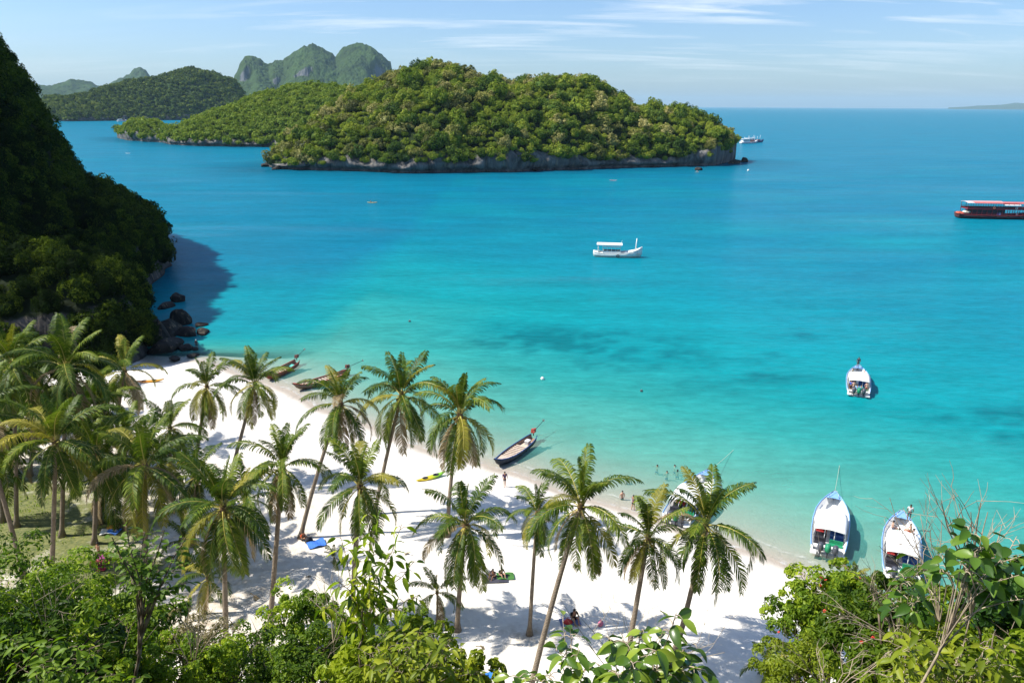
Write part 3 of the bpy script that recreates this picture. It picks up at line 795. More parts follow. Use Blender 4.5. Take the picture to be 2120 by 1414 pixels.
for k, (px, py, rad, lb) in enumerate([
    (1145, 351, (4, 3, 3.6), 'pale boulder fallen at the foot of the island cliff'),
    (1112, 353, (4, 2.5, 1.8), 'low pale boulder left of the fallen boulder under the island cliff'),
    (1446, 352, (3, 2, 1.6), 'small brown rock off the right end of the wooded island'),
    (1520, 338, (7, 4, 2.2), 'long dark reef rock reaching out from the island tip'),
    (1541, 335, (3.4, 3, 3.0), 'dark outermost rock off the right tip of the wooded island'),
    (556, 344, (6, 4, 2.0), 'dark rock shelf at the left tip of the wooded island'),
    (575, 350, (5, 3, 1.8), 'jagged rock shelf beside the left tip of the wooded island')]):
    p = G(px, py, 0.3); boulder('boulder', lb, (p.x, p.y, rad[2] * 0.3), rad, 200 + k, 'rocks round the wooded island', rz=0.2 * k)

# ------------------------------------------------------------------ hillside below the viewpoint
def hill_h(x, y):
    x = np.asarray(x, float); y = np.asarray(y, float)
    z = np.interp(y, [-40, 0, 2, 8, 15, 20, 27, 33, 38], [48, 36.3, 34.6, 28.8, 22.6, 17.2, 5.0, 0.8, -1.5])
    z = z + 2.2 * np.clip((x - 4) / 8, 0, 1.5) * np.clip((34 - y) / 12, 0, 1) * np.clip(y / 5, 0, 1)
    z = z + 0.8 * np.clip((-x - 5) / 10, 0, 1.5) * np.clip((34 - y) / 12, 0, 1)
    z = z + (fbm(x / 3, y / 3, 91, 4) - 0.5) * 1.4
    return z
qx = np.arange(-60, 60, 0.8); qy = np.arange(-30, 38.5, 0.8)
QX, QY = np.meshgrid(qx, qy)
def soil_material():
    m, nt, out = new_mat('hill_soil')
    geo = N(nt, 'ShaderNodeNewGeometry'); pos = geo.outputs['Position']
    c = ramp(nt, noise_n(nt, pos, 1.5, 7, 0.7), [(0.3, (0.03, 0.035, 0.012)), (0.5, (0.09, 0.075, 0.04)), (0.7, (0.06, 0.09, 0.02))])
    p = N(nt, 'ShaderNodeBsdfPrincipled'); p.inputs['Roughness'].default_value = 0.95
    nt.links.new(c, p.inputs['Base Color']); nt.links.new(p.outputs[0], out.inputs['Surface'])
    return m
hl = mesh_np('hillside', np.stack([QX, QY, hill_h(QX, QY)], -1), grid_faces(*QX.shape), soil_material(), True)
tag(add('hillside', hl), 'overgrown hillside dropping from the viewpoint to the beach', kind='structure')

# ================================================================== COCONUT PALMS
def bark_material(name, c1, c2, ring):
    m, nt, out = new_mat(name)
    t = N(nt, 'ShaderNodeTexCoord'); geo = N(nt, 'ShaderNodeNewGeometry')
    pos = t.outputs['Object']
    w = N(nt, 'ShaderNodeTexWave'); w.wave_type = 'BANDS'; w.bands_direction = 'Z'
    w.inputs['Scale'].default_value = ring; w.inputs['Distortion'].default_value = 1.6; w.inputs['Detail'].default_value = 3
    nt.links.new(pos, w.inputs['Vector'])
    n = noise_n(nt, pos, 2.5, 6, 0.65)
    f = math_n(nt, 'ADD', math_n(nt, 'MULTIPLY', w.outputs['Fac'], 0.45), math_n(nt, 'MULTIPLY', n, 0.6))
    c = ramp(nt, f, [(0.3, c1), (0.75, c2)])
    p = N(nt, 'ShaderNodeBsdfPrincipled'); p.inputs['Roughness'].default_value = 0.9; p.inputs['Specular IOR Level'].default_value = 0.1
    nt.links.new(c, p.inputs['Base Color'])
    b = N(nt, 'ShaderNodeBump'); b.inputs['Strength'].default_value = 0.5; b.inputs['Distance'].default_value = 0.05
    nt.links.new(w.outputs['Fac'], b.inputs['Height']); nt.links.new(b.outputs[0], p.inputs['Normal'])
    nt.links.new(p.outputs[0], out.inputs['Surface'])
    return m
MTRUNK = bark_material('palm_bark', (0.13, 0.10, 0.075), (0.34, 0.28, 0.21), 3.2)
MBARK = bark_material('twig_bark', (0.10, 0.075, 0.05), (0.26, 0.21, 0.15), 1.0)
MTWIG = plain('pale_twigs', (0.42, 0.34, 0.24), 0.8, 0.2, 6.0)
MNUT = plain('coconut_husk', (0.30, 0.26, 0.06), 0.5, 0.25, 8.0)
MFIBRE = plain('palm_fibre', (0.16, 0.10, 0.05), 0.9, 0.25, 12.0)
MRACH = plain('frond_stalk', (0.42, 0.36, 0.08), 0.45, 0.12, 4.0)
MRACHB = plain('dry_stalk', (0.36, 0.24, 0.11), 0.7, 0.15, 4.0)
LM_PALM = leafmat('palm_leaflets', (0.018, 0.045, 0.005), (0.072, 0.125, 0.010), (0.23, 0.275, 0.024), 0.28, 0.5, 0.35, 0.22)
LM_PALMY = leafmat('yellowing_leaflets', (0.12, 0.13, 0.015), (0.24, 0.23, 0.03), (0.38, 0.32, 0.05), 0.32, 0.5, 0.35, 0.2)
LM_PALMD = leafmat('dry_leaflets', (0.13, 0.085, 0.04), (0.26, 0.19, 0.10), (0.40, 0.32, 0.20), 0.2, 0.7, 0.35, 0.2)

def frond_arrays(rg, L, pitch, droop, nl=62, ragged=0.0, up=0.0):
    """one feather leaf; bends in its own vertical plane, leaflets hang by gravity"""
    ns = 14
    s = np.linspace(0, 1, ns)
    th = pitch - droop * s ** 1.25
    P = np.zeros((ns, 3))
    for i in range(1, ns):
        a = 0.5 * (th[i] + th[i - 1]); P[i] = P[i - 1] + np.array([math.cos(a), 0, math.sin(a)]) * L / (ns - 1)
    sidew = rg.uniform(-0.18, 0.18)
    P[:, 1] += sidew * L * s ** 2
    # rachis: thin three sided rod
    rad = (0.055 * (1 - s) + 0.008) * L / 5
    V = []; F = []
    for i in range(ns):
        t = np.array([math.cos(th[i]), 0, math.sin(th[i])]); nn = np.array([-math.sin(th[i]), 0, math.cos(th[i])]); sd = np.array([0, 1.0, 0])
        w = rad[i] * (1.8 if i == 0 else 1)
        V += [P[i] + nn * rad[i] * 0.7, P[i] + sd * w - nn * rad[i] * .5, P[i] - sd * w - nn * rad[i] * .5]
    Fq = []
    for i in range(ns - 1):
        for k in range(3):
            j = (k + 1) % 3; Fq.append((i * 3 + k, i * 3 + j, i * 3 + 3 + j, i * 3 + 3 + k))
    nr = len(V); V = np.array(V); tint = [0.6] * nr
    # leaflets
    lv = []; lq = []; lt = []; lti = []
    for side in (-1, 1):
        ls = 0.13 + 0.87 * (np.arange(nl) + rg.uniform(0, 1, nl) * 0.6) / nl
        ls = np.clip(ls, 0, 0.995)
        for q in ls:
            if rg.random() < ragged: continue
            p = np.array([np.interp(q, s, P[:, k]) for k in range(3)]); a = np.interp(q, s, th)
            t = np.array([math.cos(a), 0, math.sin(a)]); nn = np.array([-math.sin(a), 0, math.cos(a)]); sd = np.array([0, side, 0.0])
            ln = L * 0.225 * (0.35 + 0.65 * math.sin(min(1, (q - 0.05) / 0.62) * math.pi / 2)) * (1 - 0.62 * max(0, (q - 0.6) / 0.4) ** 1.5) * rg.uniform(0.85, 1.1)
            fw = 0.42 + 0.75 * q
            d0 = sd * 1.0 + t * fw + nn * (0.30 - 0.1 * q + up) + rg.normal(size=3) * 0.07
            d0 /= np.linalg.norm(d0)
            g = np.array([0, 0, -1.0]); hang = rg.uniform(0.65, 1.25)
            m_ = p + d0 * ln * 0.45 + g * ln * 0.06 * hang
            d1 = d0 + g * hang * 0.85; d1 /= np.linalg.norm(d1)
            m2 = m_ + d1 * ln * 0.33
            d2 = d1 + g * hang * 0.9; d2 /= np.linalg.norm(d2)
            e = m2 + d2 * ln * 0.27
            w = t * (0.030 + 0.012 * rg.random()) * L / 5 * 1.38
            b = nr + len(lv)
            lv += [p - w * .6, p + w * .6, m_ - w, m_ + w, m2 - w * .75, m2 + w * .75, e]
            lq += [(b, b + 1, b + 3, b + 2), (b + 2, b + 3, b + 5, b + 4)]; lt.append((b + 4, b + 5, b + 6))
            tv = np.clip(rg.normal(0.5, 0.2), 0, 1); lti += [tv] * 7
    V = np.concatenate([V, np.array(lv)])
    Fs = [np.array(Fq + lq), np.array(lt)]
    midx = [1] * len(Fq) + [0] * len(lq) + [0] * len(lt)
    return V, Fs, midx, np.array(tint + lti)
rg = np.random.default_rng(77)
FR = {}
CLASSES = {'spear': (86, 14, 60), 'upright': (72, 48, 90), 'high': (56, 90, 100), 'mid': (33, 108, 105), 'flat': (6, 92, 95), 'low': (-22, 66, 72), 'hang': (-48, 42, 46), 'skirt': (-68, 22, 30)}
for cname, (pt, dr, jit) in CLASSES.items():
    FR[cname] = []
    for k in range(3):
        V, Fs, mi, tn = frond_arrays(rg, 5.0, R(pt + rg.uniform(-5, 5)), R(dr * rg.uniform(0.85, 1.3)), 60, rg.uniform(0.0, 0.10), 0.25 if cname == 'spear' else 0.0)
        me_g = mesh_np('frond', V, Fs, [LM_PALM, MRACH], False, {'tint': tn}, mi)
        me_y = me_g.copy(); me_y.materials[0] = LM_PALMY
        me_d = me_g.copy(); me_d.materials[0] = LM_PALMD; me_d.materials[1] = MRACHB
        FR[cname].append((me_g, me_y, me_d))
nb = MB()
for k in range(7):
    a = k * 2.4; nb.ball((0.16 * math.cos(a), 0.16 * math.sin(a), -0.12 * (k % 3)), (0.12, 0.12, 0.15), 7, 5)
NUTS = nb.mesh('coconut_bunch', MNUT, True)

def palm(label, base, top, size=1.0, seed=0, nfr=25, rtrunk=0.17, dry=0.08, yel=0.15, lowness=0.0, name='coconut_palm', cat='palm', nuts=1, bend=0.5):
    rp = random.Random(seed)
    t = thing(name, label, cat, base, 0, 'coconut palms on the beach')
    b = Vector(base); e = Vector(top) - b
    h = e.length
    # trunk: leans near the ground and straightens upward, or the reverse
    c1 = Vector((e.x * (0.25 + bend * 0.5), e.y * (0.25 + bend * 0.5), e.z * 0.5)) + Vector((rp.uniform(-.3, .3), rp.uniform(-.3, .3), 0)) * h * 0.06
    path = []; rad = []
    n = max(8, int(h * 1.6))
    for i in range(n + 1):
        u = i / n
        p = c1 * (2 * u * (1 - u)) + e * u * u
        path.append(p); rad.append(rtrunk * (1 - 0.30 * u) * (1 + 1.1 * max(0, 1 - u * h / 0.9) ** 2) * (1 + 0.035 * (i % 2)))
    path[0] = path[0] - Vector((0, 0, 0.25))
    MB().tube(path, rad, 10).build('trunk', MTRUNK, t, True)
    top_l = e
    f = MB(); f.ball(tuple(top_l + Vector((0, 0, -0.12 * size))), (0.27 * size, 0.27 * size, 0.5 * size), 8, 6)
    f.build('crown_shaft', MFIBRE, t, True)
    a0 = rp.uniform(0, 6.28)
    seq = []
    for i in range(nfr):
        u = (i + 0.5) / nfr
        u = u ** (1.0 - 0.35 * lowness)
        cl = 'spear' if u < 0.11 else 'upright' if u < 0.27 else 'high' if u < 0.40 else 'mid' if u < 0.51 else 'flat' if u < 0.61 else 'low' if u < 0.75 else 'hang' if u < 0.90 else 'skirt'
        seq.append((u, cl))
    for i, (u, cl) in enumerate(seq):
        r_ = rp.random()
        v = 2 if (r_ < dry * (2.6 if u > 0.75 else 0.35)) else 1 if r_ < dry + yel * (1.1 if u > 0.5 else 0.35) else 0
        me = FR[cl][rp.randrange(3)][v]
        az = a0 + i * 2.39996 + rp.uniform(-.25, .25)
        s_ = size * rp.uniform(0.85, 1.1) * (0.72 if cl == 'spear' else .88 if cl == 'upright' else 1.0)
        o = add('frond', me, t, loc=tuple(top_l + Vector((math.cos(az) * 0.12, math.sin(az) * 0.12, 0.22 - 0.5 * u)) * size), rot=(rp.uniform(-.12, .12), rp.uniform(-.09, .09), az), scale=s_)
    for k in range(nuts):
        az = a0 + 1.3 + k * 2.2
        add('coconut_bunch', NUTS, t, loc=tuple(top_l + Vector((math.cos(az) * .38, math.sin(az) * .38, -0.42)) * size), scale=size)
    return t

# (label, base px, crown px, lean along the view, frond scale, fronds, lowness, dry, yellow)
PALMS = [
 ('tall palm left of the red longtail boat, slender trunk over bright sand', (470, 1010), (528, 795), 1.5, 1.0, 26, .1, .10, .20),
 ('palm with drooping olive fronds at the left end of the open sand', (398, 1000), (428, 800), 1.0, .92, 24, .5, .12, .30),
 ('long leaning palm whose crown covers the stern of the second longtail boat', (622, 1113), (706, 835), 2.0, .98, 26, .5, .10, .16),
 ('tall full palm in the middle, left of the palm nearest the dark longtail boat', (775, 1065), (832, 818), 1.6, 1.08, 29, .35, .08, .16),
 ('tall full palm just left of the dark longtail boat at the water edge', (926, 1110), (952, 858), 1.4, 1.08, 29, .4, .12, .16),
 ('medium palm behind the leafy sapling, tucked under the two tall middle palms', (728, 1310), (745, 1005), 1.0, .88, 23, .1, .10, .2),
 ('dark upright palm with straight bare trunk near the middle left of the beach', (559, 1300), (585, 965), .8, .80, 23, .2, .06, .1),
 ('broad heavy palm with wide drooping fronds and straight trunk at lower left', (468, 1345), (462, 1050), .6, 1.02, 28, .35, .06, .2),
 ('broad palm with long pale fronds standing beside the lawn', (302, 1190), (300, 965), .6, 1.05, 25, .3, .08, .22),
 ('palm with upright browned fronds in front of the headland rocks', (238, 925), (258, 768), 1.0, .98, 25, .25, .28, .22),
 ('palm with yellow hanging stalks in front of the shaded headland', (128, 1110), (138, 760), 2.0, 1.08, 27, .3, .10, .2),
 ('dark palm with a straight thin trunk rising from the lawn', (106, 1210), (115, 915), .6, 1.02, 28, .4, .06, .14),
 ('palm at the upper left edge leaning in front of the headland', (34, 1090), (26, 755), 1.0, 1.0, 26, .3, .10, .15),
 ('palm cut by the left edge with a thin tilted trunk over the grass', (50, 1195), (-45, 860), 1.0, 1.0, 26, .3, .08, .15),
 ('stout palm in the lower middle with long hanging fronds above white sand', (946, 1305), (964, 1085), .6, .98, 24, .55, .07, .16),
 ('slim dark palm with a short tufted crown, right of the stout lower palm', (1096, 1313), (1112, 1062), 1.2, .62, 20, .1, .10, .08),
 ('tall bright palm whose long trunk crosses the sand at bottom centre', (1094, 1445), (1203, 1048), 2.0, .92, 27, .35, .07, .2),
 ('shorter palm with a dark hanging skirt left of the right most beach palm', (1297, 1372), (1342, 1112), 1.4, .80, 22, .45, .10, .2),
 ('right most beach palm partly hiding the moored speedboat', (1400, 1345), (1462, 1085), 1.4, 1.02, 27, .4, .08, .16),
 ('low palm hidden in shade under the left group', (205, 1085), (222, 985), .4, .90, 20, .2, .1, .2),
 ('short bushy palm under the broad palm at the left', (255, 1020), (262, 905), .4, .82, 20, .0, .08, .15),
 ('short palm between the lawn palm and the broad lower palm', (400, 1130), (408, 985), .4, .82, 20, .1, .1, .25),
 ('small palm in deep shade at the far left', (20, 960), (30, 870), .4, .95, 22, .2, .1, .1),
 ('slender palm tucked behind the left group of palms', (170, 960), (185, 850), .4, .95, 23, .3, .1, .15),
 ('young palm peeking out behind the headland palms at the left edge', (-20, 900), (-10, 790), .4, .95, 22, .3, .1, .15),
 ('palm deep in the shade of the left grove behind the lawn', (62, 985), (75, 830), .6, .98, 24, .4, .12, .15),
 ('palm standing in the left grove beneath the yellow stalked palm', (160, 1000), (168, 905), .4, .9, 22, .3, .12, .2),
 ('palm at the seaward edge of the left grove', (205, 960), (215, 840), .8, .9, 23, .3, .15, .2),
 ('low palm in the left grove under the brown fronded palm', (330, 1050), (335, 960), .4, .8, 20, .2, .1, .2),
 ('palm filling the left grove just right of the straight lawn palm', (195, 1125), (200, 935), .5, .95, 24, .35, .1, .1),
 ('palm filling the gap behind the broad pale fronded palm', (350, 1020), (352, 885), .6, .85, 22, .3, .12, .1),
 ('dark palm at the left edge between the tilted trunks', (5, 1080), (-5, 930), .5, .95, 24, .4, .1, .08),
 ('short palm left of the upright dark palm', (505, 1180), (508, 1035), .4, .82, 20, .1, .1, .2),
]
for k, (lb, bp, cp, ly, sz_, nf, low, dr, ye) in enumerate(PALMS):
    B = ground(*bp); T = atY(cp[0], cp[1], B.y + ly)
    palm(lb, tuple(B), tuple(T), sz_ * (.86 if k < 3 else .95), 300 + k, int(nf * 1.0), 0.19 if k != 15 else 0.15, dr, ye, low, nuts=2 if k in (4, 17, 8, 10, 5) else 1, bend=0.2 if k in (2, 4) else 0.5)
# young palms: a rosette of fronds on a short stem
YOUNG = [
 ('small young palm left of the lower stout palm', (905, 1290), (905, 1225), .48, 13),
 ('tiny palm sprout casting a feather shaped shadow on the sand', (692, 1166), (692, 1156), .36, 8),
 ('young drooping palm at the foot of the broad lower left palm', (425, 1270), (430, 1195), .62, 15),
 ('young palm beside the right hand bushes at the bottom', (1592, 1420), (1592, 1385), .42, 12),
 ('young palm behind the top of the right hand bushes', (1765, 1235), (1768, 1196), .40, 12),
 ('young palm in the shade by the lawn', (380, 1175), (384, 1120), .5, 13),
]
for k, (lb, bp, cp, sz_, nf) in enumerate(YOUNG):
    B = ground(*bp); T = atY(cp[0], cp[1], B.y + .2)
    palm(lb, tuple(B), tuple(T), sz_, 500 + k, nf, 0.09, .05, .25, -0.6, name='young_palm', nuts=0)

# broadleaf trees in the shade under the left grove
for k, (px, py, s_, lb) in enumerate([(30, 905, 3.0, 'dark broadleaf tree under the palms at the far left'), (95, 880, 2.8, 'dark broadleaf tree behind the straight lawn palm'), (160, 872, 2.6, 'dark broadleaf tree at the back of the left grove'),
        (10, 985, 2.6, 'dark broadleaf bush by the tilted trunks at the left edge'), (215, 858, 2.2, 'low dark tree where the left grove meets the sand'), (235, 1000, 1.7, 'dark bush under the short palms of the left grove'), (60, 830, 3.0, 'dark tree at the foot of the headland behind the palms'),
        (140, 815, 3.0, 'dark tree beside the headland foot behind the yellow stalked palm'), (215, 800, 2.6, 'dark tree between the headland foot and the brown fronded palm'), (-30, 850, 3.2, 'dark tree at the left edge below the headland')]):
    p = ground(px, py); t = thing('beach_tree', lb, 'tree', tuple(p), k * 1.1, 'shade trees under the left grove')
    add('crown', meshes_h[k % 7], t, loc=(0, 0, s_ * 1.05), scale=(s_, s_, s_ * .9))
    MB().tube([(0, 0, -.2), (.1, .05, s_ * .5), (.05, .1, s_)], [.18, .13, .09], 7).build('trunk', MBARK, t, True)

# ================================================================== BOATS
MWHITE = plain('white_gelcoat', (0.80, 0.80, 0.78), 0.3, 0.04, 1.5)
MROOFW = plain('white_canopy', (0.84, 0.84, 0.82), 0.5, 0.03, 1.2)
MBLUE = plain('pale_blue_paint', (0.22, 0.42, 0.72), 0.35, 0.08, 2.0)
MNAVY = plain('blue_band', (0.05, 0.12, 0.35), 0.35, 0.08, 2.0)
MDARKIN = plain('dark_vinyl', (0.03, 0.03, 0.04), 0.6, 0.2, 5.0)
MREDV = plain('red_vinyl', (0.30, 0.03, 0.03), 0.55, 0.15, 5.0)
MGREENV = plain('green_vinyl', (0.02, 0.25, 0.12), 0.5, 0.12, 5.0)
MMOTOR = plain('grey_cowling', (0.075, 0.08, 0.10), 0.3, 0.1, 4.0)
MMETAL = plain('bare_metal', (0.45, 0.45, 0.45), 0.3, 0.1, 6.0, metal=0.8)
MGLASS = plain('tinted_glass', (0.04, 0.06, 0.08), 0.08, 0.1, 2.0, spec=0.7)
MWOOD = plain('weathered_planks', (0.58, 0.46, 0.36), 0.8, 0.18, 3.5)
MHULLD = plain('dark_hull_paint', (0.045, 0.055, 0.075), 0.55, 0.2, 2.5, wear=(0.2, 0.2, 0.2))
MHULLR = plain('red_brown_hull', (0.28, 0.085, 0.05), 0.6, 0.2, 2.5, wear=(0.28, 0.2, 0.15))
MHULLG = plain('brown_green_hull', (0.20, 0.15, 0.105), 0.6, 0.2, 2.5, wear=(0.28, 0.2, 0.15))
MREDP = plain('red_trim', (0.50, 0.06, 0.03), 0.5, 0.12, 4.0, wear=(0.3, 0.2, 0.15))
MENG = plain('red_engine', (0.42, 0.07, 0.05), 0.4, 0.25, 9.0, wear=(0.08, 0.06, 0.05))
MENGD = plain('rusty_engine', (0.16, 0.06, 0.045), 0.6, 0.3, 9.0, wear=(0.05, 0.04, 0.04))
MSHAFT = plain('black_steel', (0.025, 0.03, 0.035), 0.4, 0.1, 5.0)
MTARP = plain('green_tarp', (0.10, 0.45, 0.38), 0.6, 0.1, 4.0)
MROPE = plain('pale_rope', (0.55, 0.55, 0.42), 0.9, 0.1, 9.0)
MTYRE = plain('old_tyre', (0.02, 0.02, 0.022), 0.8, 0.1, 5.0)

def heading(bow, stern):
    d = Vector(bow) - Vector(stern); return math.atan2(d.y, d.x)
def hull_loft(st, floor=None, wall=0.07):
    """st: list of (x, half beam, sheer z, keel z); open boat shell as closed rings"""
    secs = []
    for i, (x, b, zs, zk) in enumerate(st):
        fl = zk + 0.14 if floor is None else max(floor, zk + 0.06)
        fl = min(fl, zs - 0.03)
        bi = max(b - wall, b * 0.4); k = min(1.0, (zs - fl) / max(zs - zk, .01))
        bf = max(min(b * 0.86, b - wall * 1.3), 0.004)
        secs.append([(x, b, zs), (x, b * 0.93, zs * 0.55 + zk * 0.45), (x, b * 0.62, zk + 0.10 * (zs - zk)), (x, 0, zk), (x, -b * 0.62, zk + 0.10 * (zs - zk)), (x, -b * 0.93, zs * 0.55 + zk * 0.45), (x, -b, zs),
                     (x, -bi, zs), (x, -bf * 0.93, fl), (x, 0, fl), (x, bf * 0.93, fl), (x, bi, zs)])
    return secs
def station(st, x):
    xs = [q[0] for q in st]
    return [float(np.interp(x, xs, [q[k] for q in st])) for k in (1, 2, 3)]

# ---- longtail boats -------------------------------------------------------
MLINE = plain('brown_lining', (0.30, 0.19, 0.125), .7, .2, 3.0, wear=(.42, .32, .24))
def longtail(label, bow_px, stern_px, hullm, trim, engm, seed, cargo=None, planks=(-2.6, 1.6, 9), shaft_turn=0.0):
    bow = G(*bow_px, 0.9); stern = G(*stern_px, 0.7)
    L = (bow - stern).length * 0.985
    mid = (bow + stern) / 2
    t = thing('longtail_boat', label, 'boat', (mid.x, mid.y, 0.0), heading(bow, stern), 'longtail boats at the beach')
    h = L / 2
    st = [(-h, .42, .72, .10), (-h * .92, .58, .66, -.10), (-h * .7, .74, .58, -.18), (-h * .35, .86, .54, -.2), (0, .90, .54, -.2), (h * .35, .82, .58, -.2), (h * .6, .62, .68, -.14), (h * .8, .38, .84, .05), (h * .92, .19, 1.02, .45), (h, .05, 1.2, .95), (h * 1.06, .03, 1.34, 1.2)]
    MB().loft(hull_loft(st)).build('hull', hullm, t, True)
    li = []
    for x, b_, zs, zk in st[:-2]:
        fl = min(zk + .16, zs - .03); li.append([(x, max(b_ - .085, b_ * .38), zs - .01), (x, max(min(b_ * .86, b_ - .09), .004) * .9, fl), (x, 0, fl), (x, -max(min(b_ * .86, b_ - .09), .004) * .9, fl), (x, -max(b_ - .085, b_ * .38), zs - .01)])
    MB().loft(li, False, False).build('lining', MLINE, t, True)
    xs = [-h + 2 * h * k / 30 for k in range(31)]
    for sgn in (1, -1):
        P = [(x, sgn * station(st, x)[0] * 1.0, station(st, x)[1] + 0.025) for x in xs]
        MB().tube(P, 0.045, 6).build('gunwale', trim, t, True)
    a, b, n = planks
    for k in range(n):
        x = (a + (b - a) * k / (n - 1)) * L / 8.5
        w, zs, zk = station(st, x)
        MB().box((x, 0, zs - 0.16), (0.25, 2 * w - 0.16, 0.045)).build('seat_plank', MWOOD, t)
    # bow deck boards
    for k in range(5):
        x = h * (0.50 + 0.075 * k); w, zs, zk = station(st, x)
        MB().box((x, 0, zs - 0.09), (h * 0.07, max(2 * w - 0.12, .08), 0.035), ry=-0.10).build('deck_board', MWOOD, t)
    for k in range(11):
        x = -h * .82 + k * h * 0.15; w, zs, zk = station(st, x)
        P = [(x, s_ * w * f, z) for s_, f, z in ((1, .93, zs - .05), (1, .82, zk + .3), (0, 0, zk + .17), (-1, .82, zk + .3), (-1, .93, zs - .05))]
        MB().tube(P, 0.03, 5).build('rib', trim, t, True)
    MB().box((-h * 0.55, 0, 0.16), (h * .5, 1.0, .04)).build('floor_board', MWOOD, t)
    # engine on its post with the long propeller shaft
    e = MB(); ex = -h * 0.97
    e.box((ex, 0, 1.28), (.62, .42, .34), taper=.85).box((ex + .12, 0, 1.50), (.34, .34, .16)).box((ex - .22, .1, 1.47), (.16, .2, .22)).tube([(ex + .25, .2, 1.3), (ex + .25, .34, 1.34)], .12, 8)
    en = e.build('engine', engm, t)
    MB().tube([(ex + .28, .0, 1.25), (ex + .9, .08, 1.05), (ex + 1.6, .1, 1.0)], .022, 6).build('tiller', MSHAFT, en, True)
    MB().tube([(ex, 0, .7), (ex, 0, 1.15)], .06, 8).build('engine_post', MSHAFT, t, True)
    sd = math.sin(shaft_turn); cd = math.cos(shaft_turn)
    tip = (ex - 2.6 * cd, -2.6 * sd, 1.62)
    sh = MB().tube([(ex - .2, 0, 1.2), tip], [.04, .03], 6).build('propeller_shaft', MSHAFT, t, True)
    pr = MB()
    for k in range(3):
        a_ = k * 2.094 + .4
        pr.box((tip[0] - .04, tip[1] + .11 * math.cos(a_), tip[2] + .11 * math.sin(a_)), (.02, .12, .20), rx=a_ + .5)
    pr.ball(tip, .05, 6, 4); pr.build('propeller', MMETAL, sh)
    if cargo: cargo(t, h, st)
    return t, mid
def crg_net(t, h, st):
    MB().loft([[(x, y, .30 + .10 * math.sin(3 * x + 2 * y) + .05 * math.cos(5 * y)) for y in (-.5, -.3, -.1, .1, .3, .5)] for x in np.linspace(-h * .75, -h * .42, 6)], False, False).build('green_net_sheet', MTARP, t, True)
lt1, _ = longtail('red trimmed longtail boat with a green sheet inside, farthest left on the shore', (548, 778), (616, 745), MHULLR, MREDP, MENGD, 1, crg_net, (-0.8, 2.2, 8), 0.12)
lt2, _ = longtail('brown longtail boat with white thwarts, second along the shore with its engine behind a palm', (607, 798), (722, 766), MHULLG, MREDP, MENGD, 2, None, (-2.2, 1.8, 10), -0.1)
lt3, m3 = longtail('dark hulled longtail boat with a red engine afloat by the middle of the beach', (1024, 955), (1106, 900), MHULLD, MNAVY, MENG, 3, None, (-1.4, 1.9, 9), 0.05)
# white cool box standing in the third boat
hd = lt3.rotation_euler.z
cb = thing('cool_box', 'white cool box standing in the stern of the dark longtail boat', 'box', tuple(Vector((m3.x, m3.y, .18)) + Matrix.Rotation(hd, 3, 'Z') @ Vector((-2.7, .05, 0))), hd)
MB().box((0, 0, .2), (.62, .48, .4)).build('body', plain('grey_box', (.42, .43, .45), .5), cb)
MB().box((0, 0, .43), (.66, .52, .07)).build('lid', MWHITE, cb)

